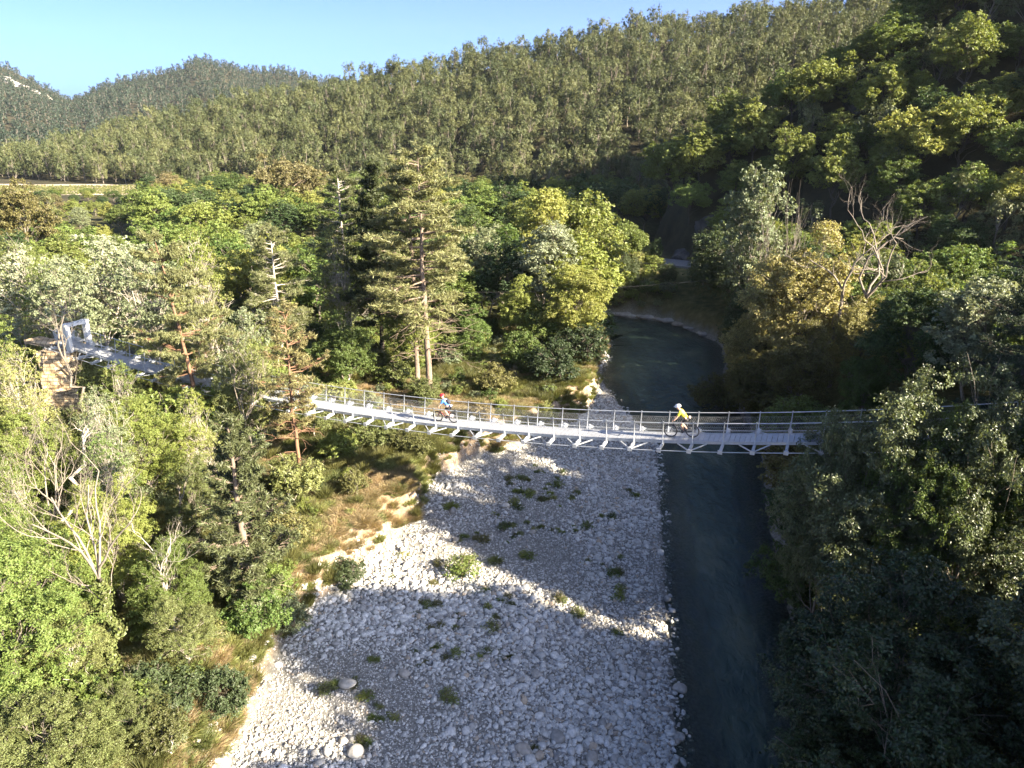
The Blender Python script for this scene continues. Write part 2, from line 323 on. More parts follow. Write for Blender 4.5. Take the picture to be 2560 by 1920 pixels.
def broadleaf(seed, H=10, R=4.2, base=.25, puffs=46, sub=16, leaves=18, leaf=.27, pr=1.15, flat=.75, up=.0, tall=1., rtrunk=.17, limbs=26, lean=0, stems=1):
    r = np.random.RandomState(seed); tb = MB(); cz = H * (base + (1 - base) * .5); rz = H * (1 - base) * .5 * tall
    d = sph(puffs * 3, r); d = d[d[:, 2] > -.75][:puffs]; f = r.uniform(.45, 1, (len(d), 1)) ** .6
    lob = 1 + .28 * np.sin(d[:, 0:1] * 3.1 + seed) * np.cos(d[:, 1:2] * 2.7 + seed * 2) + r.normal(size=(len(d), 1)) * .1
    wid = np.where(d[:, 2:3] < 0, 1.0, 1.0 - .15 * d[:, 2:3])
    P = np.concatenate([d[:, :2] * f * (R - pr * .6) * lob * wid, cz + d[:, 2:3] * f * (rz - pr * .5) * lob], 1)
    P[:, 0] += lean * P[:, 2] / H
    for sidx in range(stems):
        a0 = r.uniform(0, 2 * pi); off = np.array([cos(a0), sin(a0), 0]) * (.35 * (stems > 1)); ht = H * (base + (1 - base) * .62)
        tr = limb(off + (0, 0, -.4), np.array([lean * .6, 0, ht]) + off * 4, r, 0, .12, 9); tb.tube(tr, np.linspace(rtrunk / stems ** .5, rtrunk * .22, 9), 7)
        for q in r.permutation(len(P))[:limbs // stems]:
            k = np.clip(int(8 * (.3 + .55 * max(0, (P[q, 2] - H * base * .6)) / H) + r.randint(-1, 2)), 2, 7)
            L = limb(tr[k], P[q], r, .08, .2); w = rtrunk * .42 * (1 - k / 11); tb.tube(L, np.linspace(w, w * .2, 6), 5)
            for _ in range(3):
                s_ = L[r.randint(2, 5)]; e = P[q] + sph(1, r)[0] * pr * .9; tb.tube(limb(s_, e, r, .05, .25, 4), np.linspace(w * .35, .012, 4), 4)
    C = []; Nn = []
    for p in P:
        rr = pr * r.uniform(.7, 1.25); s_ = sph(sub, r) * (r.uniform(.35, 1, (sub, 1)) ** .5) * rr; s_[:, 2] *= flat; s_[:, 2] += up * rr * r.rand(sub)
        o = unit(s_ + (0, 0, .5 * rr)); c = np.repeat(p + s_, leaves, 0); m = len(c)
        C.append(c + r.normal(size=(m, 3)) * rr * np.array([.13, .13, .085])); Nn.append(np.repeat(o, leaves, 0) * .8 + r.normal(size=(m, 3)) * .55 + (0, 0, .25))
    C = np.vstack(C); Nn = np.vstack(Nn)
    V, F = leaf_quads(C, Nn, leaf * r.uniform(.65, 1.3, len(C)), .62, r)
    return {'crown': np_mesh('crown', V, F), 'trunk': tb.mesh('trunk', True), 'H': H, 'R': R}

def needles(C, D, n, L, w, r, spread=.9):
    """n needles fanned round direction D at each tuft centre C"""
    C = np.repeat(C, n, 0); D = np.repeat(D, n, 0); m = len(C); d = unit(D + r.normal(size=(m, 3)) * spread); L = L * r.uniform(.7, 1.2, m)
    return leaf_quads(C + d * L[:, None] * .5, r.normal(size=(m, 3)), L, w, r, d, 0)
def pine(seed, H=20, base=.3, R=3.6, nb=70, tufts=22, n=12, L=.3, w=.17, droop=-.05, rise=.25, rtrunk=.24, shape=.7, dead=14, gap=.35, lean=0., flat=0):
    r = np.random.RandomState(seed); tb = MB(); k = 14; z = np.linspace(0, 1, k)
    tr = np.stack([r.normal(size=k).cumsum() * .035 + lean * z ** 2, r.normal(size=k).cumsum() * .035, z * H - .4 * (z == 0)], -1); rad = rtrunk * (1 - z * .93) ** .8; tb.tube(tr, rad, 8)
    at = lambda q: np.array([np.interp(q, z, tr[:, i]) for i in range(3)])
    C = []; D = []
    hs = base + (1 - base) * (np.arange(nb) + r.rand(nb)) / nb
    if flat: hs = base + (1 - base) * (np.round((hs - base) / (1 - base) * flat) / flat) * .97 + r.normal(size=nb) * .008
    for h in hs:
        q = (h - base) / (1 - base); Lb = R * ((1 - q) ** shape * .92 + .08) * r.uniform(.3, 1.15) * min(1, .5 + q * 3.); a = r.uniform(0, 2 * pi)
        d = np.array([cos(a), sin(a), 0]); p0 = at(min(h, 1)); t = np.linspace(0, 1, 7)[:, None]
        P = p0 + d * Lb * t + np.array([0, 0, 1]) * Lb * ((droop + (q - .3) * .5) * t + (rise + r.normal() * .12) * t ** 2) + r.normal(size=(7, 3)) * .04 * Lb * t
        tb.tube(P, np.linspace(.03 + .012 * Lb, .012, 7), 5)
        m = max(5, int(tufts * (Lb / R + .25))); s = r.uniform(gap, 1, m); pt = np.stack([np.interp(s, t[:, 0], P[:, i]) for i in range(3)], -1)
        side = np.array([-d[1], d[0], 0]) * r.normal(size=(m, 1)) * Lb * .2 * (1.15 - s[:, None] * .6); side[:, 2] += r.uniform(-.02, .1, m) * Lb * .6
        tip = pt + side + d * .12
        for i in range(0, m, 2): tb.tube(np.stack([pt[i] - d * .15 * Lb, (pt[i] + tip[i]) / 2, tip[i]]), [.018, .013, .009], 4, False)
        C.append(tip); D.append(unit(d + side * .5 / max(Lb, .5) + (0, 0, .55)))
    for _ in range(dead):
        h = r.uniform(base * .45, base * 1.15); a = r.uniform(0, 2 * pi); d = np.array([cos(a), sin(a), r.uniform(-.25, .2)]); p0 = at(h)
        Lb = R * r.uniform(.25, .7); P = limb(p0, p0 + d * Lb, r, .08, .2); tb.tube(P, np.linspace(.035, .008, 6), 4)
        for _ in range(3): s_ = P[r.randint(2, 6)]; tb.tube(limb(s_, s_ + (d + sph(1, r)[0] * .8) * Lb * .3, r, 0, .2, 4), np.linspace(.014, .006, 4), 4, False)
    top = at(1.); C.append(top + r.normal(size=(8, 3)) * (.1, .1, .3)); D.append(np.tile((0, 0, 1.), (8, 1)))
    C = np.vstack(C); D = np.vstack(D); V, F = needles(C, D, n, L, w, r)
    return {'crown': np_mesh('crown', V, F), 'trunk': tb.mesh('trunk', True), 'H': H, 'R': R}

def hillpine(seed, H=9, R=2.3, base=.25, puffs=26, sub=9, leaves=10, leaf=.36):
    """an Aleppo-like pine for the slope: upright plumes on a thin stem"""
    r = np.random.RandomState(seed); tb = MB(); tr = limb(np.array([0, 0, -.5]), np.array([r.normal() * .3, r.normal() * .3, H * .85]), r, 0, .12, 7); tb.tube(tr, np.linspace(.15, .04, 7), 5)
    z = r.uniform(base, .93, puffs); rr = R * np.clip(1.25 * (1 - ((z - .45) / .62) ** 2), .12, 1) * r.uniform(.25, 1, puffs) ** .6; a = r.uniform(0, 2 * pi, puffs)
    P = np.stack([rr * np.cos(a), rr * np.sin(a), z * H], -1)
    for q in range(0, puffs, 2): k = int(np.clip(z[q] * 6 - 1, 1, 5)); tb.tube(limb(tr[k], P[q], r, 0, .15, 4), np.linspace(.05, .015, 4), 4, False)
    C = []; N = []
    for p in P:
        s = r.uniform(.55, .95); o = sph(sub, r) * s * np.array([.75, .75, 1.25]); c = np.repeat(p + o, leaves, 0)
        C.append(c + r.normal(size=c.shape) * .15); N.append(np.repeat(unit(o + (0, 0, .4)), leaves, 0) + r.normal(size=c.shape) * .3)
    C = np.vstack(C); N = np.vstack(N); T = np.tile((0, 0, 1.), (len(C), 1)) + r.normal(size=C.shape) * .45
    V, F = leaf_quads(C, N, leaf * r.uniform(.6, 1.25, len(C)), .5, r, T)
    return {'crown': np_mesh('crown', V, F), 'trunk': tb.mesh('trunk', True), 'H': H, 'R': R}

def bare(seed, H=10, rt=.2, fork=.4, nmain=4, spread=.5, depth=4, lean=(0, 0), curve=.25, up=.4, ivy=0, fan=3, broken=False):
    """a leafless tree; returns trunk and branch meshes (and ivy)"""
    r = np.random.RandomState(seed); tb = MB(); br = MB(); top = np.array([lean[0], lean[1], H * fork]); tr = limb(np.array([0, 0, -.5]), top, r, 0, .2, 9)
    tb.tube(tr, np.linspace(rt, rt * .72, 9), 8)
    def grow(p, d, L, w, dep):
        k = 7; P = [p]; dd = unit(d)
        for i in range(k - 1): dd = unit(dd + r.normal(size=3) * curve + np.array([0, 0, up * .16])); P.append(P[-1] + dd * L / (k - 1))
        P = np.array(P); br.tube(P, np.linspace(w, w * .42, k), 6 if dep > 2 else 4, False)
        if dep <= 1: return
        for i in range(fan + (dep < 3)):
            j = r.randint(2, k); q = unit(dd + sph(1, r)[0] * .85 + (0, 0, up * .4)); grow(P[j], q, L * r.uniform(.45, .7), w * .42 * (1.15 - j / k * .5), dep - 1)
    for i in range(nmain):
        a = 2 * pi * (i + r.rand() * .6) / nmain; d = np.array([cos(a) * spread, sin(a) * spread, 1]); grow(top - (0, 0, .05), d, H * (1 - fork) * r.uniform(.62, .85), rt * .55, depth)
    if not broken:
        for _ in range(3):
            j = r.randint(4, 8); a = r.uniform(0, 2 * pi); grow(tr[j], np.array([cos(a), sin(a), .35]), H * .22, rt * .25, max(2, depth - 2))
    out = {'trunk': tb.mesh('trunk', True), 'branch': br.mesh('branch', True), 'H': H, 'R': 2}
    if ivy:
        s = r.uniform(0, 8 * ivy, 2600); P = np.stack([np.interp(s, np.arange(9), tr[:, i]) for i in range(3)], -1); o = sph(2600, r); o[:, 2] *= .4
        V, F = leaf_quads(P + o * (rt * 1.25 + r.rand(2600, 1) ** 2 * .28), o + r.normal(size=o.shape) * .4, .19 * r.uniform(.6, 1.2, 2600), .8, r); out['ivy'] = np_mesh('ivy', V, F)
    return out
def shrub(seed, H=2.2, R=1.3, puffs=14, sub=12, leaves=14, leaf=.15):
    return broadleaf(seed, H, R, .05, puffs, sub, leaves, leaf, .55, .8, rtrunk=.05, limbs=8)
def spray(seed, H=1.2, R=.7, n=260, w=.05, bend=.5, lean=.55):
    """upright blades or broom twigs from one root"""
    r = np.random.RandomState(seed); a = r.uniform(0, 2 * pi, n); q = r.rand(n) ** .6; d = np.stack([np.cos(a) * q * lean, np.sin(a) * q * lean, np.ones(n)], -1)
    root = np.stack([np.cos(a) * q, np.sin(a) * q, np.zeros(n)], -1) * R * .3; L = H * r.uniform(.5, 1.1, n); V = []
    d = unit(d); sd_ = unit(np.cross(d, r.normal(size=(n, 3)))) * (w * r.uniform(.6, 1.2, n))[:, None]; m = root + d * L[:, None] * .5; t = root + d * L[:, None] + np.stack([np.cos(a), np.sin(a), -q * .6], -1) * (bend * L * q)[:, None] * .5
    V = np.stack([root, m + sd_, t, m - sd_], 1).reshape(-1, 3); return np_mesh('spray', V, np.arange(4 * n).reshape(n, 4))

PR = {
 'round': [broadleaf(s) for s in (11, 12, 13)],
 'near': [broadleaf(s, 11, 4.0, .12, 80, 22, 22, .19, 1.05, rtrunk=.17, limbs=34) for s in (21, 22, 23)],
 'close': [broadleaf(s, 11, 4.0, .10, 92, 20, 34, .13, .92, rtrunk=.15, limbs=40) for s in (24, 25, 26, 27, 28)],
 'tall': [broadleaf(s, 13, 3.1, .18, 70, 16, 18, .23, .95, up=.5, rtrunk=.16, limbs=40) for s in (31, 32)],
 'airy': [broadleaf(s, 12, 3.6, .25, 56, 11, 13, .23, .95, up=.3, rtrunk=.15, limbs=50, stems=2) for s in (41, 42)],
 'feather': [broadleaf(s, 12, 2.7, .14, 72, 9, 15, .14, .8, up=.3, rtrunk=.12, limbs=66, stems=2) for s in (43, 44, 45)],
 'willow': [broadleaf(s, 8, 4, .08, 60, 16, 20, .22, 1.2, .9, rtrunk=.14, limbs=30, stems=3) for s in (51, 52)],
 'bush': [broadleaf(s, 4, 2.2, .04, 34, 16, 16, .18, .75, .8, rtrunk=.07, limbs=16, stems=3) for s in (61, 62, 63)],
 'hill': [hillpine(s) for s in (71, 72, 73, 74, 75)] + [hillpine(s, 8, 2.9, .3, 30) for s in (76, 77)],
 'bigpine': [pine(81, 21, .34, 4.8, 84, 42, 14, .40, .15, dead=34, shape=.5, gap=.35, rise=.12), pine(82, 21, .32, 4.6, 80, 40, 14, .40, .15, dead=34, shape=.5, gap=.35, rise=.12)],
 'darkpine': [pine(83, 18, .2, 4.2, 100, 40, 18, .40, .2, dead=10, gap=.25)],
 'scots': [pine(84, 16, .3, 4.8, 70, 56, 22, .30, .18, droop=-.05, rise=.18, shape=.45, dead=8, flat=8, lean=-1.2)],
 'young': [pine(85, 11, .14, 2.7, 80, 40, 20, .28, .18, rise=.4, dead=8, gap=.2)],
 'sparse': [pine(86, 12, .34, 3.2, 60, 26, 14, .28, .15, rise=.2, dead=18, rtrunk=.15)],
 'cedar': [pine(87, 20, .12, 6.5, 100, 60, 16, .3, .2, droop=-.02, rise=.05, shape=.4, dead=4, flat=13, rtrunk=.35)],
}
def mesh_top(me):
    v = np.zeros(len(me.vertices) * 3, np.float32); me.vertices.foreach_get('co', v); return [(0, 0, float(v[2::3].max()))]
cnt = {}; DBG = []
def tree(kind, px, ytop, Y, leaf, bark, label, name, cat='tree', group=None, w=1., var=None, X=None, rz=None, h=None, zoff=0, solve=False):
    """stand a tree Y metres ahead so that its top reaches pixel row ytop"""
    i = cnt.get(kind, 0); cnt[kind] = i + 1; pr = PR[kind][i % len(PR[kind]) if var is None else var]
    if 'top' not in pr: pr['H'] = pr['top'] = max(v[2] for q in ('crown', 'branch') if q in pr for v in mesh_top(pr[q]))
    if X is None: X, zt = spot(px, ytop, Y)
    if solve:                                            # walk along the sight line until the tree stands h tall on the ground
        ys = np.arange(Y * .7, Y * 1.35, .5); q = [spot(px, ytop, y_) for y_ in ys]; xs = np.array([v[0] for v in q]); zs = np.array([v[1] for v in q])
        k_ = np.argmin(abs(zs - height(xs, ys) - h) + .02 * abs(ys - Y)); X, Y = xs[k_], ys[k_]
    zb = hz(X, Y) + zoff; hh = (zt - zb) if h is None else h
    DBG.append((name, round(hh, 1), round(pr['H'], 1), px, ytop, Y)); sc = max(hh, 1.) / pr['H']; o = empty(name, (X, Y, zb - .05), (i * 2.4) % 6.28 if rz is None else rz, (sc * w, sc * w, sc)); tag(o, label, cat, group)
    for part in ('trunk', 'branch', 'crown', 'ivy'):
        if part in pr: obj(part, pr[part], LM[leaf] if part == 'crown' else LM['ivy'] if part == 'ivy' else BARK[bark], o)
    return o
# ------------------------------------------------------------------ scatter of uncountable stuff
def scatter(name, pts, rot, scl, pick, sources, label, kind='stuff'):
    """one object holding many small copies of the sources (uncountable cover only)"""
    src = bpy.data.collections.new(name + '_kinds')
    for i, (me, mats) in enumerate(sources):
        if len(me.materials) == 0 and mats:
            for mt in mats: me.materials.append(mt)
        o = bpy.data.objects.new('%s_kind_%02d' % (name, i), me); src.objects.link(o)
        if mats:
            for k_, mt in enumerate(mats): o.material_slots[k_].link = 'OBJECT'; o.material_slots[k_].material = mt
    n = len(pts); me = bpy.data.meshes.new(name); me.vertices.add(n); me.vertices.foreach_set('co', np.ascontiguousarray(pts, np.float32).ravel())
    for a, t, d in (('rot', 'FLOAT_VECTOR', rot), ('scl', 'FLOAT_VECTOR', scl)): me.attributes.new(a, t, 'POINT').data.foreach_set('vector', np.ascontiguousarray(d, np.float32).ravel())
    me.attributes.new('pick', 'INT', 'POINT').data.foreach_set('value', np.ascontiguousarray(pick, np.int32))
    o = bpy.data.objects.new(name, me); COL.objects.link(o); g = bpy.data.node_groups.new(name, 'GeometryNodeTree')
    g.interface.new_socket('Geometry', in_out='INPUT', socket_type='NodeSocketGeometry'); g.interface.new_socket('Geometry', in_out='OUTPUT', socket_type='NodeSocketGeometry')
    A = g.nodes.new; L = g.links.new; gi = A('NodeGroupInput'); go = A('NodeGroupOutput'); ip = A('GeometryNodeInstanceOnPoints'); ci = A('GeometryNodeCollectionInfo')
    ci.inputs['Collection'].default_value = src; ci.inputs['Separate Children'].default_value = True; ci.inputs['Reset Children'].default_value = True
    def att(nm, t): q = A('GeometryNodeInputNamedAttribute'); q.data_type = t; q.inputs['Name'].default_value = nm; return q.outputs['Attribute']
    L(gi.outputs[0], ip.inputs['Points']); L(ci.outputs[0], ip.inputs['Instance']); ip.inputs['Pick Instance'].default_value = True
    L(att('pick', 'INT'), ip.inputs['Instance Index']); L(att('rot', 'FLOAT_VECTOR'), ip.inputs['Rotation']); L(att('scl', 'FLOAT_VECTOR'), ip.inputs['Scale']); L(ip.outputs[0], go.inputs[0])
    o.modifiers.new('scatter', 'NODES').node_group = g; tag(o, label, None, None, kind); return o
def joined(pr, mt, mc):
    """trunk and crown in one mesh with two materials, for far stuff"""
    a, b = pr['trunk'], pr['crown']; V = []; F = []; n = 0
    for me in (a, b):
        v = np.zeros(len(me.vertices) * 3, np.float32); me.vertices.foreach_get('co', v); f = np.zeros(len(me.loops), np.int32); me.loops.foreach_get('vertex_index', f)
        V.append(v.reshape(-1, 3)); F.append(f.reshape(-1, 4) + n); n += len(v) // 3
    me = np_mesh('far_tree', np.vstack(V), np.vstack(F)); me.materials.append(mt); me.materials.append(mc)
    mi = np.zeros(len(me.polygons), np.int32); mi[len(F[0]):] = 1; me.polygons.foreach_set('material_index', mi); return me
def zrot(n, r): a = np.zeros((n, 3)); a[:, 2] = r.uniform(0, 6.28, n); return a
def eqs(s): return np.repeat(np.asarray(s)[:, None], 3, 1)

# ---- pines on the sunlit hill: 300 nearest as trees, the rest as one wood
R = np.random.RandomState(5)
gx, gy = np.meshgrid(np.arange(-265, 260, 6.0), np.arange(118, 392, 6.0)); gx = (gx + R.uniform(-2.3, 2.3, gx.shape)).ravel(); gy = (gy + R.uniform(-2.3, 2.3, gy.shape)).ravel()
u = gx / gy; foot = interp(u, [-.8,-.66,-.45,-.2,0,.2,.4], [300, 288, 262, 225, 195, 165, 150]); rid = interp(u, [-.8,-.66,-.45,-.2,0,.2,.45,.7], [330, 335, 345, 355, 350, 330, 300, 270])
tt = (gy - foot) / (rid - foot); ok = (tt > np.where(u < -.4, -.3, -.02)) & (tt < 1.12) & (u > -.72) & (u < .68); gx, gy, tt = gx[ok], gy[ok], tt[ok]
gz = height(gx, gy); order = np.argsort(gy + np.where(tt < .06, 25, 0)); first = order[:300]; rest = order[300:]
for i in first:
    k = R.randint(7); o = empty('hillside_pine', (gx[i], gy[i], gz[i] - .1), R.uniform(0, 6.28), (1, 1, 1)); s = R.uniform(.65, 1.35) * 1.02; o.scale = (s * R.uniform(.9, 1.15), s, s * R.uniform(.95, 1.15))
    tag(o, 'olive green pine among many alike on the lower slope of the sunlit wooded hill', 'pine', 'pines on the lower sunlit hillside')
    pr = PR['hill'][k]; obj('trunk', pr['trunk'], BARK['grey'], o); obj('crown', pr['crown'], LM['hill'], o)
n = len(rest); s = R.uniform(.62, 1.38, n) * 1.02; sc_ = eqs(s); sc_[:, 2] *= R.uniform(.92, 1.15, n)
scatter('pine_wood', np.stack([gx[rest], gy[rest], gz[rest] - .1], -1), zrot(n, R), sc_, R.randint(0, 7, n), [(joined(p, BARK['grey'], LM['hill']), None) for p in PR['hill']], 'pine wood covering the upper sunlit hill up to its ridge')

# ---- far mountain forest and its foothills
gx, gy = np.meshgrid(np.arange(-1500, 300, 13.), np.arange(400, 1400, 13.)); gx = (gx + R.uniform(-6, 6, gx.shape)).ravel(); gy = (gy + R.uniform(-6, 6, gy.shape)).ravel(); u = gx / gy
ok = (u > -.78) & (u < -.08) & ((gy > 600) | (vnoise(gx, gy, .01) > .0)); gx, gy = gx[ok], gy[ok]
m = ~((gx / gy < -.6) & (gy > 1000) & (vnoise(gx, gy, .013) > .22)); gx, gy = gx[m], gy[m]; n = len(gx); s = R.uniform(.85, 1.5, n) * 1.15; lo = hillpine(79, 9, 2.3, .1, 20, 4, 5, .95); lo2 = hillpine(78, 9, 2.0, .05, 18, 4, 5, .95)
scatter('mountain_forest', np.stack([gx, gy, height(gx, gy) - .3], -1), zrot(n, R), eqs(s), R.randint(0, 2, n), [(joined(q, BARK['grey'], LM['far']), None) for q in (lo, lo2)], 'dark forest covering the far mountain beyond the hill')

# ---- valley floor beyond the canopy: vineyard and scrub
def field():
    rng = np.linspace; xs = rng(-166, -108, 24); ys = rng(214, 252, 16); X, Y = np.meshgrid(xs, ys); X = X + (Y - 230) * -.35; Z = height(X, Y) + .06; k = len(xs)
    i = (np.arange(len(ys) - 1)[:, None] * k + np.arange(k - 1)[None]).ravel(); me = np_mesh('field', np.stack([X, Y, Z], -1).reshape(-1, 3), np.stack([i, i + 1, i + k + 1, i + k], -1), True)
    tag(obj('field', me, noisemat('field_soil', (.36, .29, .20), (.58, .48, .36), .4)), 'sandy vineyard field at the foot of the hill', kind='structure')
    P = []
    for y in np.arange(216, 246, 1.7): x = np.arange(-164, -110, .9); P.append(np.stack([x + (y - 230) * -.35, np.full(len(x), y)], -1))
    P = np.vstack(P); P = P + R.uniform(-.15, .15, P.shape); n = len(P); vb = shrub(95, 1., .55, 6, 6, 8, .25)
    scatter('vine_rows', np.concatenate([P, height(P[:, 0], P[:, 1])[:, None]], 1), zrot(n, R), eqs(R.uniform(.3, .6, n)), np.zeros(n), [(joined(vb, BARK['brown'], LM['grass']), None)], 'rows of low green vines in the sandy field')
field()

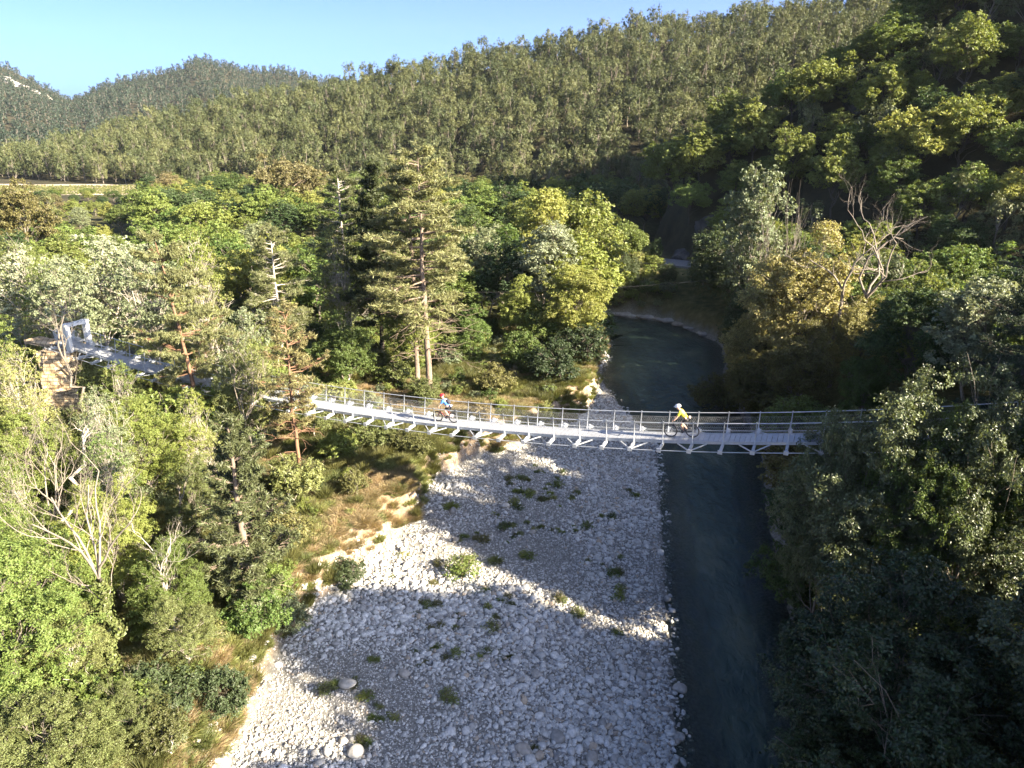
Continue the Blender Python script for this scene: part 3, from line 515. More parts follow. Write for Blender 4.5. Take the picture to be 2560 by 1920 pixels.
# ------------------------------------------------------------------ hand placed trees: kind, px, ytop, Y, leaf, bark, label, name, options
T = [
 # the tall pair and the pines beside them
 ('bigpine', 1052, 342, 57.5, 'pine', 'brown', 'tallest pine, right hand of the tall pair, trunk just behind the red helmeted cyclist', 'tall_pine', dict(var=0, rz=.4, w=1.3)),
 ('bigpine', 1018, 372, 60.5, 'pine', 'brown', 'slightly thinner tall pine, left hand of the tall pair behind the footbridge', 'tall_pine', dict(var=1, rz=2., w=1.15)),
 ('darkpine', 925, 388, 66, 'dpine', 'dark', 'dark green dense pine standing left of the tall pine pair', 'dark_pine', dict(w=.95)),
 ('bigpine', 842, 395, 70, 'pine', 'pale', 'pale trunked pine left of the dark green pine', 'tall_pine', dict(var=1, rz=4.4, w=1.05)),
 ('bigpine', 665, 545, 58, 'pine', 'pale', 'shorter pine with pale trunk showing in gaps, behind the orange trunked young pine', 'tall_pine', dict(var=0, rz=3.3, w=1.05)),
 ('scots', 425, 560, 47.2, 'pine', 'orange', 'layered pine with crooked bright orange trunk before the left part of the footbridge', 'orange_trunk_pine', dict(w=.85, rz=.2)),
 ('sparse', 703, 738, 41.2, 'spine', 'orange', 'thin young pine with slim orange trunk standing in front of the footbridge', 'young_pine', dict(w=.95)),
 ('young', 560, 1005, 29, 'pine', 'brown', 'bushy young pine with dense tufts at the left edge of the terrace, near the gravel', 'young_pine', dict(w=1.05)),
 # silver poplars at left and centre
 ('airy', 60, 612, 62, 'silver', 'pale', 'silvery white leaved poplar at the far left edge above the bridge gateway', 'silver_poplar', dict(w=1.1)),
 ('airy', 255, 580, 66, 'silver', 'pale', 'silvery poplar behind the white bridge gateway', 'silver_poplar', dict(w=1.25)),
 ('airy', 345, 600, 60, 'grey', 'pale', 'grey green thin poplar between the silvery poplar and the orange trunked pine', 'grey_poplar', dict()),
 ('airy', 145, 640, 56, 'grey', 'grey', 'grey green poplar overhanging the bridge gateway', 'grey_poplar', dict(w=.9)),
 ('airy', 590, 760, 50, 'grey', 'pale', 'loose grey green tree behind the hidden left stretch of the footbridge', 'grey_poplar', dict(w=.75)),
 ('airy', 1215, 560, 84, 'grey', 'grey', 'grey green tree right of the tall pine pair', 'grey_poplar', dict(w=1.1)),
 ('tall', 1385, 545, 76, 'silver', 'pale', 'bright silvery poplar on the inner river bank, tallest by the bend', 'silver_poplar', dict(w=1.15)),
 ('tall', 1362, 465, 90, 'yellow', 'grey', 'yellow green slender tree rising behind the bright silvery poplar', 'slender_tree', dict(w=.9)),
 ('round', 1465, 470, 95, 'yellow', 'grey', 'yellow green spreading tree right of the slender tree at the river bend', 'riverside_tree', dict(w=1.0)),
 ('near', 1440, 655, 70, 'yellow', 'grey', 'bright yellow green round tree at the water edge below the silvery poplar', 'riverside_tree', dict(w=1.05)),
 ('near', 1300, 680, 72, 'bright', 'grey', 'light green tree between the tall pine pair and the yellow green riverside tree', 'riverside_tree', dict(w=.9)),
 ('near', 1175, 755, 66, 'fresh', 'grey', 'vivid green bushy tree right behind the tall pine pair trunks', 'riverside_tree', dict(w=.8)),
 ('near', 1255, 590, 88, 'bright', 'grey', 'light green tree behind the grey green tree right of the tall pines', 'riverside_tree', dict(w=.9)),
 ('round', 1560, 540, 104, 'mid', 'dark', 'half sunlit oak standing by the road at the river bend', 'oak_tree', dict(w=1.05)),
 ('round', 1645, 590, 108, 'deep', 'dark', 'shaded oak leaning over the road left of the rock face', 'oak_tree', dict(w=.7)),
 # canopy left
 ('round', 30, 440, 100, 'ochre', 'grey', 'brownish olive tree at the far left edge beside the vineyard', 'brown_tree', dict(w=.85)),
 ('round', 715, 378, 150, 'tan', 'brown', 'tan coloured round tree standing above the bright canopy', 'tan_tree', dict(w=1.15)),
 ('hill', 110, 478, 150, 'hill', 'grey', 'small round topped pine in front of the vineyard field', 'small_pine', dict(var=6)),
 # right side of the river
 ('near', 2035, 545, 62, 'gold', 'grey', 'largest golden leaved tree on the far bank right of the river', 'golden_tree', dict(w=1.0)),
 ('near', 2170, 735, 57, 'gold', 'grey', 'dull golden tree below and right of the largest golden tree', 'golden_tree', dict(w=.85)),
 ('near', 1885, 775, 64, 'gold', 'grey', 'low golden tree leaning to the river left of the largest golden tree', 'golden_tree', dict(w=.9)),
 ('near', 2030, 800, 54, 'ochre', 'grey', 'dim ochre tree behind the right stretch of the footbridge', 'ochre_tree', dict(w=1.0)),
 ('near', 1880, 880, 58, 'ochre', 'grey', 'low ochre green tree overhanging the river', 'ochre_tree', dict(w=.95)),
 ('bush', 1790, 935, 62.5, 'ochre', 'grey', 'rounded olive bush hanging over the dark water', 'river_bush', dict(w=1.2)),
 ('near', 2180, 880, 46, 'mid', 'grey', 'dark green tree just behind the bridge railing at right', 'dark_tree', dict(w=.8)),
 ('willow', 1840, 560, 88, 'willow', 'grey', 'tall soft green willow on the outer bank near the rock face', 'willow', dict(w=1.0)),
 ('willow', 1900, 700, 76, 'willow', 'grey', 'blue green willow left of the golden trees', 'willow', dict(w=.9)),
 ('tall', 1915, 400, 80, 'grey', 'pale', 'pale slender poplar beside the pale many stemmed dead tree', 'pale_poplar', dict(w=.75)),
 ('airy', 2330, 670, 46, 'yellow', 'grey', 'airy yellow green small tree right of the dull golden tree', 'airy_tree', dict(w=.8)),
 ('tall', 2475, 685, 40, 'silver', 'grey', 'silvery green tree at the right edge with the sun on its leaves', 'silver_tree', dict(w=1.2)),
 ('cedar', 2640, 585, 34, 'cedar', 'dark', 'dark cedar with level fronds at the right edge', 'cedar', dict(w=1.0)),
 # lower right mass: label, X, Y, height, width, leaf
 # left foreground crowns
 ('close', 40, 1010, 36, 'bright', 'grey', 'bright leafy tree at the left edge below the bridge pier', 'leafy_tree', dict(w=1.)),
 ('close', 330, 1000, 39, 'bright', 'grey', 'leafy green tree below the hidden stretch of footbridge', 'leafy_tree', dict(w=1.05)),
 ('close', 20, 1280, 25.5, 'fresh', 'grey', 'vivid green tree at the left edge behind the ivy clad dead tree', 'leafy_tree', dict(w=1.1)),
 ('close', 235, 1200, 29, 'bright', 'grey', 'bright green tree between the ivy clad dead tree and the slim birch', 'leafy_tree', dict(w=.85)),
 ('close', 455, 1130, 33.5, 'grass', 'grey', 'yellowish green tree behind the bushy young pine', 'leafy_tree', dict(w=.8)),
 ('close', 90, 1735, 18.5, 'grass', 'grey', 'yellow green leafy tree in the lower left corner', 'leafy_tree', dict(w=1.3)),
 ('close', -40, 1390, 22, 'fresh', 'grey', 'vivid green tree cut by the lower left edge of the photo', 'leafy_tree', dict(w=1.1)),
 ('close', 300, 1700, 20.5, 'grass', 'grey', 'olive green bushy tree low at the bottom left', 'leafy_tree', dict(w=1.)),
 ('close', 590, 860, 45.5, 'grass', 'grey', 'pale green tree hiding the footbridge left of the young orange pine', 'leafy_tree', dict(w=.65)),
 ('bush', 420, 965, 44.5, 'bright', 'grey', 'leafy bush hiding the footbridge near the orange trunked pine', 'leafy_bush', dict(w=1.2)),
 ('bush', 695, 1480, 30.5, 'fresh', 'grey', 'vivid green bush on the edge of the bank beside the gravel', 'bank_bush', dict(h=2.4, w=.9)),
 ('bush', 640, 1560, 27.8, 'fresh', 'grey', 'bright green bush hanging over the bank below the bushy young pine', 'bank_bush', dict(h=2.8, w=1.)),
 ('bush', 715, 1560, 29.3, 'grey', 'grey', 'grey green willow bush at the foot of the bank', 'bank_bush', dict(h=2.2, w=.9)),
 ('bush', 560, 1760, 23.5, 'willow', 'grey', 'shaded olive bush on the bank at the bottom', 'bank_bush', dict(h=2.6, w=1.)),
 ('bush', 400, 1780, 21.8, 'willow', 'grey', 'dark bush on the bank top at the bottom left', 'bank_bush', dict(h=2.6, w=1.2)),
 ('bush', 880, 1485, 33.6, 'willow', 'grey', 'small dark willow at the foot of the bank on the gravel', 'bank_bush', dict(h=1.6, w=1.1)),
 ('bush', 720, 1370, 34.5, 'broom', 'grey', 'dark green broom with yellow flowers near the bank edge', 'broom_bush', dict(h=2.0, w=1.2)),
 ('bush', 930, 1090, 47, 'grass', 'grey', 'green bush under the footbridge on the terrace', 'terrace_bush', dict(h=2.4, w=1.6)),
 ('bush', 1030, 1130, 46, 'broom', 'grey', 'olive broom bush on the terrace below the cyclists', 'terrace_bush', dict(h=2.0, w=1.3)),
 ('bush', 840, 1120, 44.5, 'bright', 'grey', 'bright leafy bush on the terrace right of the young orange pine', 'terrace_bush', dict(h=2.6, w=1.2)),
]
for k, px, yt, Y, lf, bk, lb, nm, op in T: tree(k, px, yt, Y, lf, bk, lb, nm, cat='bush' if 'bush' in nm else 'tree', **op)

for X, Y, h, w, lf, lb in [
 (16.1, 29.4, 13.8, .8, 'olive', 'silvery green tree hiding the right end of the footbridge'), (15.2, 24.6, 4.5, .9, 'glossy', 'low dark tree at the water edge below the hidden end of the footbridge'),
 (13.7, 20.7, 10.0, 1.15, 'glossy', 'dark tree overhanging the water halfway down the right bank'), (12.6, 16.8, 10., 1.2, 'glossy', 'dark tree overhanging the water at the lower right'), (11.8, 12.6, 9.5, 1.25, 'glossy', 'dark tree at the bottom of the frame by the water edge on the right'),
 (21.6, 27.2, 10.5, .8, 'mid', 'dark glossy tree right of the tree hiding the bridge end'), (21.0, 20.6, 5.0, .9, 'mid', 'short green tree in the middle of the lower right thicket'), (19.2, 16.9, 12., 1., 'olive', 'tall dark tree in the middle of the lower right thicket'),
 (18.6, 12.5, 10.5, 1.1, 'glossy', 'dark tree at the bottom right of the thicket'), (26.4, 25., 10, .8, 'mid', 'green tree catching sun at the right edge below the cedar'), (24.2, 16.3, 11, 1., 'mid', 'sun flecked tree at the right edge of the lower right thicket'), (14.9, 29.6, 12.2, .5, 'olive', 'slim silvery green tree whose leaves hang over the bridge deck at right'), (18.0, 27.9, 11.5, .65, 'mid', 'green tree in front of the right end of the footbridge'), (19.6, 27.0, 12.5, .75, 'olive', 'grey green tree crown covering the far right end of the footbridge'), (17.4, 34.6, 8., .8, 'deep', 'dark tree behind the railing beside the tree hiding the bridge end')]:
    tree('close', 0, 0, Y, lf, 'grey', lb, 'bank_tree', X=X, h=h, w=w)
for X, Y, h, lf, lb in [(15.3, 26.4, 3., 'olive', 'low bush at the right water edge under the footbridge'), (15.6, 33.4, 4., 'mid', 'bush on the right water edge just behind the footbridge'), (17.6, 38.5, 4.5, 'deep', 'dark bush at the right water edge beyond the footbridge'), (19., 43, 5., 'ochre', 'olive bush at the right water edge below the ochre trees'), (20.6, 49, 5., 'mid', 'dark bush under the dim ochre tree by the water'), (14.6, 29., 2.6, 'glossy', 'small dark bush at the right water edge in front of the footbridge'),
 (21.8, 57, 5.5, 'ochre', 'spreading olive bush at the water edge below the golden trees'), (23.5, 66, 5.5, 'ochre', 'ochre bush at the water edge upstream of the golden trees'), (25.5, 75, 6., 'willow', 'grey green bush at the far right water edge upstream'),
 (3.5, 60.5, 4.2, 'willow', 'dark bush on the inner bank right of the tall pines'), (6.8, 66, 4., 'willow', 'dark green bush near the tip of the inner bank'), (1., 64.5, 4.5, 'mid', 'rounded green bush behind the tall pines on the inner bank'), (-1.5, 57.8, 3., 'broom', 'olive bush behind the bridge railing near the gravel'), (7.6, 71.5, 4.8, 'deep', 'dark bush below the yellow green riverside tree'), (2.6, 55.4, 2.2, 'grass', 'small yellow green bush at the upper end of the gravel'), (3.5, 70.5, 5., 'mid', 'green bush at the foot of the silvery poplar'),
 (-7., 55.5, 2.4, 'grass', 'low green bush between the tall pines and the railing'), (-2.5, 52.2, 2., 'dry', 'dry tan bush on the terrace edge behind the railing')]:
    tree('bush', 0, 0, Y, lf, 'grey', lb, 'bank_bush', 'bush', X=X, h=h, w=1.1)
for X, Y, h, lb in [(21.5, 99, 3.4, 'low willow in front of the road at the bend'), (16.5, 101.5, 4, 'low dark willow left of the road gap at the bend'), (26.2, 97, 5.2, 'shaded willow at the water edge right of the road gap'), (29.5, 91, 8, 'tall shaded willow at the water edge of the outer bank'), (31., 84, 7.5, 'soft grey green willow at the water edge upstream'), (10.5, 106, 5.5, 'dark willow under the half sunlit oak')]:
    tree('willow', 0, 0, Y, 'willow', 'grey', lb, 'willow', X=X, h=h, w=1.)
R = np.random.RandomState(77)
for X, Y, h, k, lf, lb in [(-13.6, 24.6, 4.2, 'close', 'grass', 'thin light green tree on the bank top at the lower left, nearest the gravel'), (-15.2, 27.2, 5., 'close', 'bright', 'light green tree right of the slim birches'), (-17.2, 22.6, 4.6, 'close', 'grass', 'pale green bushy tree right of the ivy clad tree base'), (-14.4, 31.5, 4.4, 'airy', 'grey', 'thin grey green sapling behind the bushy young pine'),
 (-18.6, 29.2, 5.8, 'airy', 'grass', 'loose light green tree behind the slim birches'), (-21.6, 27.6, 6.8, 'close', 'bright', 'leafy tree directly behind the ivy clad tree'), (-16.6, 36.4, 6.2, 'airy', 'grass', 'thin light green tree left of the bushy young pine'), (-21.2, 34.2, 7., 'close', 'fresh', 'dense green tree behind the broken topped trunk'), (-25., 31.4, 7.5, 'close', 'mid', 'darker green tree behind the ivy clad tree at left'),
 (-19.4, 40.6, 7., 'close', 'bright', 'bright green tree under the hidden stretch of the footbridge'), (-24.6, 39.4, 7.2, 'airy', 'grass', 'loose light green tree under the left part of the footbridge'), (-13., 39., 3.4, 'bush', 'grass', 'low yellow green bush left of the young orange pine foot'), (-29., 36.5, 7.4, 'close', 'bright', 'leafy tree below the stone pier'), (-12.6, 34.6, 2.8, 'bush', 'broom', 'broom bush on the open bank right of the bushy young pine'),
 (-12.2, 28.4, 2.4, 'bush', 'grey', 'grey green bush on the bank top between pine and gravel'), (-9.8, 39.8, 2., 'bush', 'broom', 'low broom bush on the open terrace by the gravel'), (-15.5, 21., 3.2, 'bush', 'bright', 'leafy bush on the bank top near the bottom of the frame'), (-12.8, 20.4, 2.4, 'bush', 'broom', 'dark broom at the foot of the bank at the bottom'), (-26., 45., 7.2, 'close', 'mid', 'green tree right of the stone pier under the footbridge'), (-14.4, 48.5, 5., 'near', 'grass', 'pale green tree behind the footbridge left of the tall pines'), (-19., 51., 8., 'near', 'bright', 'leafy tree behind the hidden stretch of footbridge'), (-9., 62., 7., 'near', 'bright', 'bright leafy tree left behind the tall pine pair'), (-31., 43., 9., 'airy', 'grass', 'tall feathery tree left of the stone pier'), (-36., 47., 10.5, 'airy', 'bright', 'tall feathery green tree at the far left behind the stone pier'), (-24.5, 56., 11.5, 'airy', 'grass', 'tall feathery tree above the left stretch of the footbridge'), (-20.5, 60., 12., 'airy', 'bright', 'tall feathery light green tree left of the pale trunked pine'), (-28., 33., 9., 'airy', 'grass', 'feathery tree at the left edge behind the grey bare tree'), (-22.5, 36.5, 8.5, 'airy', 'grey', 'feathery grey green tree below the left stretch of the footbridge'), (-17.5, 45.5, 8.6, 'airy', 'grass', 'feathery tree hiding the footbridge beside the bare curved tree'), (-38., 58., 12., 'airy', 'bright', 'tall feathery green tree at the far left beyond the gateway'), (-44., 64., 12.5, 'airy', 'grass', 'tall feathery tree at the left edge beyond the gateway'), (-29., 66., 13., 'airy', 'bright', 'tall feathery light green tree behind the silvery poplars'), (-33., 38.5, 9.5, 'airy', 'bright', 'tall feathery tree at the left edge in front of the stone pier'), (-27.5, 26.5, 8., 'airy', 'bright', 'feathery light green tree at the left edge beside the ivy clad tree'), (-16., 66., 13., 'airy', 'grass', 'tall feathery tree behind the left end of the railing'), (-24., 30., 8., 'airy', 'bright', 'feathery tree behind the ivy clad trunk'), (-14., 58., 7.5, 'near', 'mid', 'green tree behind the footbridge left of the tall pine pair')]:
    k = 'feather' if k == 'airy' or (k == 'close' and X < -18) else k
    tree(k, 0, 0, Y, lf, 'pale', lb, 'bank_bush' if k == 'bush' else 'young_tree', 'bush' if k == 'bush' else 'tree', X=X, h=h, w=1. if k != 'airy' else .85)
# ---- leafless trees
def dead(pr, px, ytop, Y, bark, label, name='bare_tree', **op):
    PR['_d'] = [pr]; tree('_d', px, ytop, Y, 'ivy', bark, label, name, var=0, **op)
dead(bare(201, 13, .13, .46, 5, .3, 5, ivy=.95, curve=.17, up=.9), 130, 935, 24.5, 'dead', 'bare pale tree with its trunk clad in ivy at left', 'ivy_clad_tree')
dead(bare(202, 7, .075, .62, 3, .4, 4, curve=.2), 372, 1285, 26.5, 'pale', 'slim bare pale birch with forked twigs below the left forest', 'slim_birch')
dead(bare(203, 6.5, .06, .6, 3, .4, 4, lean=(.7, 0), curve=.2), 400, 1330, 27, 'pale', 'second slim bare birch leaning right beside the first', 'slim_birch')
dead(bare(204, 7.5, .12, .68, 2, .5, 3, curve=.22, broken=True), 432, 1165, 32.5, 'dead', 'broken topped pale dead trunk with two crooked limbs', 'broken_trunk')
dead(bare(205, 10, .09, .42, 6, .6, 4, curve=.2, up=.8), 575, 765, 43.6, 'dead', 'bare tree with long curved pale branches before the hidden stretch of bridge', 'bare_tree')
dead(bare(206, 10, .13, .5, 3, .5, 4, lean=(-2.5, 0), curve=.2), 170, 700, 48.5, 'grey', 'leaning grey birch in front of the stone pier', 'leaning_birch')
dead(bare(207, 9, .09, .45, 4, .4, 5, lean=(.4, .3), curve=.22, up=.7), 70, 980, 30, 'dead', 'crooked bare tree with many grey twigs at the left edge', 'bare_tree')
dead(bare(208, 6, .11, .75, 2, .3, 3, lean=(-2., .5), broken=True), 45, 1090, 32.5, 'pale', 'pale leaning broken birch trunk at the far left', 'leaning_birch')
dead(bare(209, 9, .17, .12, 9, .28, 3, curve=.07, up=1.4, fan=4), 1990, 440, 72, 'dead', 'pale dead tree with many upright stems above the golden tree', 'dead_tree')
dead(bare(210, 12, .16, .45, 4, .5, 4, curve=.3, up=.6), 2225, 398, 58, 'dead', 'tall bare dead tree with crooked forks right of the golden tree', 'dead_tree')
dead(bare(211, 8, .09, .55, 2, .4, 3, curve=.25, up=.6), 2140, 515, 58.5, 'dead', 'smaller dead tree with two forks left of the tall bare dead tree', 'dead_tree')
dead(bare(212, 7, .08, .7, 3, .4, 3, lean=(-3.2, .5), curve=.15), 1890, 1145, 37, 'grey', 'thin bare trunk leaning over the water below the footbridge', 'leaning_tree', X=17.6, h=6.)
dead(bare(213, 5, .07, .5, 4, .8, 4, curve=.3), 380, 1450, 27.5, 'dead', 'low tangle of bare grey twigs beside the slim birches', 'bare_bush')
dead(bare(214, 5, .08, .4, 5, .8, 4, curve=.3), 1290, 900, 61, 'dead', 'bare twiggy shrub under the riverside trees behind the railing', 'bare_bush')

# ---- canopy of the valley behind the pines, groups of look-alikes
R = np.random.RandomState(17)
gx, gy = np.meshgrid(np.arange(-140, 62, 7.4), np.arange(78, 212, 7.4)); gx = (gx + R.uniform(-2.6, 2.6, gx.shape)).ravel(); gy = (gy + R.uniform(-2.6, 2.6, gy.shape)).ravel(); u = gx / gy
dr, sr, hw = seg_dist(gx, gy, RIV, RIV[:, 2]); foot = interp(u, [-.8,-.66,-.45,-.2,0,.2,.4], [300, 288, 262, 225, 195, 165, 150])
ok = (u > -.78) & (dr - hw > 1.5) & (gy < foot + 4) & ~((gx + .35 * (gy - 230) < -106) & (gy > 204)) & (slope_t(gx, gy) < 8) & ~((gx > 12) & (gy < 118)); gx, gy, u, sr = gx[ok], gy[ok], u[ok], sr[ok]
GR = {'bright': ('bright green broadleaf tree in the canopy between the tall pines and the wooded hill', 'bright green trees of the valley canopy'),
      'mid': ('darker green broadleaf tree in the canopy between the tall pines and the wooded hill', 'darker green trees of the valley canopy'),
      'yellow': ('yellow green broadleaf tree in the canopy between the tall pines and the wooded hill', 'yellow green trees of the valley canopy'),
      'grey': ('grey green tree in the canopy between the tall pines and the wooded hill', 'grey green trees of the valley canopy'),
      'tan': ('brownish tree in the canopy between the tall pines and the wooded hill', 'brownish trees of the valley canopy')}
for x, y, uu in zip(gx, gy, u):
    lf = R.choice(['bright', 'bright', 'fresh', 'mid', 'yellow', 'grey', 'deep'] if y < 150 else ['bright', 'mid', 'mid', 'deep', 'tan', 'yellow']); key = {'fresh': 'bright', 'deep': 'mid'}.get(lf, lf)
    h = R.uniform(7.5, 11) if y < 150 else R.uniform(5, 8.5)
    if uu < -.5: h *= .5 if y > 150 else .66 if y > 110 else .85
    tree(R.choice(['round', 'round', 'tall', 'airy']) if lf == 'grey' else 'round', 0, 0, y, lf, 'grey', GR[key][0], 'canopy_tree', group=GR[key][1], X=x, h=h, w=R.uniform(1.05, 1.4) if y < 150 else R.uniform(1.2, 1.6), rz=R.uniform(0, 6.28))
# ---- shaded right hillside
SUNLIT = [(1690, 262, 118, 1.1), (1820, 212, 122, 1.05), (1760, 300, 110, 1.), (2060, 128, 108, 1.15), (2225, 132, 100, 1.1), (2440, 30, 98, 1.1), (2330, 232, 84, 1.1), (1990, 300, 96, 1.), (2110, 325, 88, .9), (2440, 200, 80, 1.), (1900, 235, 112, 1.)]
SL = ['leftmost sunlit oak on the right hillside, rising in front of the pines', 'sunlit oak second from left on the right hillside', 'sunlit oak low between the two leftmost hillside oaks', 'large round sunlit oak with dark trunk high on the right hillside', 'sunlit oak right of the large round one, beneath the dark slope', 'yellow green oak lit high in the upper right corner', 'bright sunlit oak above the dead trees on the right hillside', 'low sunlit oak below the large round hillside oak', 'small oak with sunlit top on the shaded slope left of the tall dead tree', 'dim sunlit oak at the right edge of the hillside', 'half lit oak between the second and the large round hillside oak']
sunpos = []
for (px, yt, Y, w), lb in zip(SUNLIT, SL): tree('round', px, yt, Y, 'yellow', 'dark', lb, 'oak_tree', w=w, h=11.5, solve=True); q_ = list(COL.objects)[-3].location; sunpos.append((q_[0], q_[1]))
gx, gy = np.meshgrid(np.arange(18, 150, 4.7), np.arange(34, 190, 4.7)); gx = (gx + R.uniform(-2.6, 2.6, gx.shape)).ravel(); gy = (gy + R.uniform(-2.6, 2.6, gy.shape)).ravel()
t = slope_t(gx, gy); dr, sr, hw = seg_dist(gx, gy, RIV, RIV[:, 2]); sp_ = np.array(sunpos)
ok = (t < 75) & (sr < 0) & (dr - hw > 5) & (gx / gy < .95) & ((t > 10) | (gx > 31)) & ((gx - 24) ** 2 / 40 + (gy - 110) ** 2 / 30 > 1) & ((gy < 165) & (np.min((gx[:, None] - sp_[None, :, 0]) ** 2 + (gy[:, None] - sp_[None, :, 1]) ** 2, 1) > 9))
for x, y, t_ in zip(gx[ok], gy[ok], t[ok]):
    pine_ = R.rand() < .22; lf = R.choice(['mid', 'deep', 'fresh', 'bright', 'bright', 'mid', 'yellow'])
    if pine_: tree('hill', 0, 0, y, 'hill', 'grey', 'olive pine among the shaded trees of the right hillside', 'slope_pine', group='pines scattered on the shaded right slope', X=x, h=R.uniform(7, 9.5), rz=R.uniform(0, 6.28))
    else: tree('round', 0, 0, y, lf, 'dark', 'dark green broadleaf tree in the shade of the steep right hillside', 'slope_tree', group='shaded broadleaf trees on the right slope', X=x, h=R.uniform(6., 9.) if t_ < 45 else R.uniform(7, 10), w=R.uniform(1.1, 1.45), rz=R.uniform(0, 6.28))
# trees of the right bank towards and beside the camera; their shadows fall across the gravel
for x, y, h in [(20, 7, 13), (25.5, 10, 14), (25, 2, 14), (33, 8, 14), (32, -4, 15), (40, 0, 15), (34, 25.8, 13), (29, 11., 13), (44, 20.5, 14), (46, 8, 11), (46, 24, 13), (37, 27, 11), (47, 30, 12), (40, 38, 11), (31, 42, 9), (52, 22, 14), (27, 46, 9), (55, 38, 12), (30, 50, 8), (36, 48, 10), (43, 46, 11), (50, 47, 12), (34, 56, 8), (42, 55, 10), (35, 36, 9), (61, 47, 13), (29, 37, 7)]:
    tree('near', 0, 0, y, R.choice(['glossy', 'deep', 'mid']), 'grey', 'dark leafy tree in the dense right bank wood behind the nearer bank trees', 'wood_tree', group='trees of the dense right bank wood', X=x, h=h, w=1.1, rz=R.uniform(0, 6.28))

# ------------------------------------------------------------------ undergrowth, grass, stones
sh = [joined(shrub(301), BARK['brown'], LM['mid']), joined(shrub(302), BARK['brown'], LM['bright']), joined(shrub(303), BARK['brown'], LM['grass']), joined(shrub(304), BARK['brown'], LM['grey'])]
SP = [spray(311, .7, 1.3, 420, .016, .8), spray(312, 1.3, .9, 420, .014, .4, .45), spray(313, .45, 1.4, 420, .016, .9, .9), spray(314, .6, 1.4, 460, .014, .9, .8)]
R = np.random.RandomState(23); n0 = 5200
x = R.uniform(-75, 22, n0); y = R.uniform(12, 120, n0) ** 1.0; dr, sr, hw = seg_dist(x, y, RIV, RIV[:, 2]); db, sb, _ = seg_dist(x, y, BANK); dS = db * sb
ok = (((sr > 0) & (dS > 1.3)) | ((sr < 0) & (dr - hw > 1.0))) & (abs(x) < 12 + .8 * y); open_ = (dS < 12) & (dS > 0) & (y > 30) & (y < 56)
ok &= ~(open_ & (R.rand(n0) < .62)); x, y, dS = x[ok], y[ok], dS[ok]; n = len(x)
scatter('undergrowth', np.stack([x, y, height(x, y) - .05], -1), zrot(n, R), eqs(R.uniform(.45, 1.15, n) * np.where((dS < 12) & (dS > 0), .55, 1)), R.randint(0, 4, n), [(m_, None) for m_ in sh], 'tangled green undergrowth covering the terrace and banks under the trees')
n0 = 46000; x = R.uniform(-40, 24, n0); y = 13 + 70 * R.rand(n0) ** 1.3; dr, sr, hw = seg_dist(x, y, RIV, RIV[:, 2]); db, sb, _ = seg_dist(x, y, BANK); dS = db * sb
ok = (((sr > 0) & (dS > .3 + .6 * vnoise(x, y, .9))) | ((sr < 0) & (dr - hw > .8))) & (dS < 26); x, y, dS = x[ok], y[ok], dS[ok]; n = len(x); q = vnoise(x, y, .22) + R.normal(size=n) * .25
pick = np.where(q > .12, 3, np.where(q > -.12, 2, np.where(R.rand(n) < .4, 1, 0)))
scatter('tall_grass', np.stack([x, y, height(x, y) - .05], -1), zrot(n, R), eqs(R.uniform(.35, .95, n)), pick, [(SP[0], [LM['grass']]), (SP[1], [LM['broom']]), (SP[2], [LM['grass']]), (SP[3], [LM['dry']])], 'tall dry and green grass with broom on the terrace above the gravel')

def stone(seed, sub=2, amp=.28):
    bm = bmesh.new(); bmesh.ops.create_icosphere(bm, subdivisions=sub, radius=1); V = np.array([v.co[:] for v in bm.verts]); F = np.array([[v.index for v in f.verts] for f in bm.faces]); bm.free()
    r = np.random.RandomState(seed); d = np.ones(len(V))
    for _ in range(9): k = unit(r.normal(size=3)); d -= amp * np.clip(V @ k - r.uniform(.45, .8), 0, 1)
    V = V * d[:, None] * (r.uniform(.8, 1.2), r.uniform(.7, 1.), r.uniform(.5, .8)); return np_mesh('stone', V, F, True)
ST = [stone(s, 2, .5) for s in range(401, 409)]
def stonemat(name, stops):
    m, n, N = newmat(name); L = n.links.new; oi = N('ShaderNodeObjectInfo'); r = ramp(N, stops); L(oi.outputs['Random'], r.inputs[0]); tc = N('ShaderNodeTexCoord')
    nz = N('ShaderNodeTexNoise'); nz.inputs['Scale'].default_value = 2.2; nz.inputs['Detail'].default_value = 6; L(tc.outputs['Object'], nz.inputs[0]); mr = N('ShaderNodeMapRange'); mr.inputs[1].default_value = .3; mr.inputs[2].default_value = .7; mr.inputs[3].default_value = .75; mr.inputs[4].default_value = 1.12; L(nz.outputs[0], mr.inputs[0])
    hs = N('ShaderNodeHueSaturation'); L(r.outputs[0], hs.inputs['Color']); L(mr.outputs[0], hs.inputs['Value']); p = N('ShaderNodeBsdfPrincipled'); p.inputs['Roughness'].default_value = .85; p.inputs['Specular IOR Level'].default_value = .25; L(hs.outputs[0], p.inputs['Base Color'])
    bp = N('ShaderNodeBump'); bp.inputs['Strength'].default_value = .3; bp.inputs['Distance'].default_value = .1; L(nz.outputs[0], bp.inputs['Height']); L(bp.outputs[0], p.inputs['Normal']); o = N('ShaderNodeOutputMaterial'); L(p.outputs[0], o.inputs[0]); return m
SM = stonemat('limestone_cobble', [(0, (.33, .315, .285)), (.25, (.54, .52, .475)), (.6, (.70, .675, .625)), (.85, (.46, .44, .40)), (.93, (.30, .285, .265)), (1, (.54, .43, .31))]); BM_ = stonemat('boulder_limestone', [(0, (.30, .28, .25)), (.5, (.42, .40, .365)), (1, (.38, .33, .265))])
R = np.random.RandomState(31); n0 = 210000
x = R.uniform(-14, 17, n0); y = 15 + 70 * R.rand(n0) ** 1.35; dr, sr, hw = seg_dist(x, y, RIV, RIV[:, 2]); db, sb, _ = seg_dist(x, y, BANK); dS = db * sb; e = dr - hw
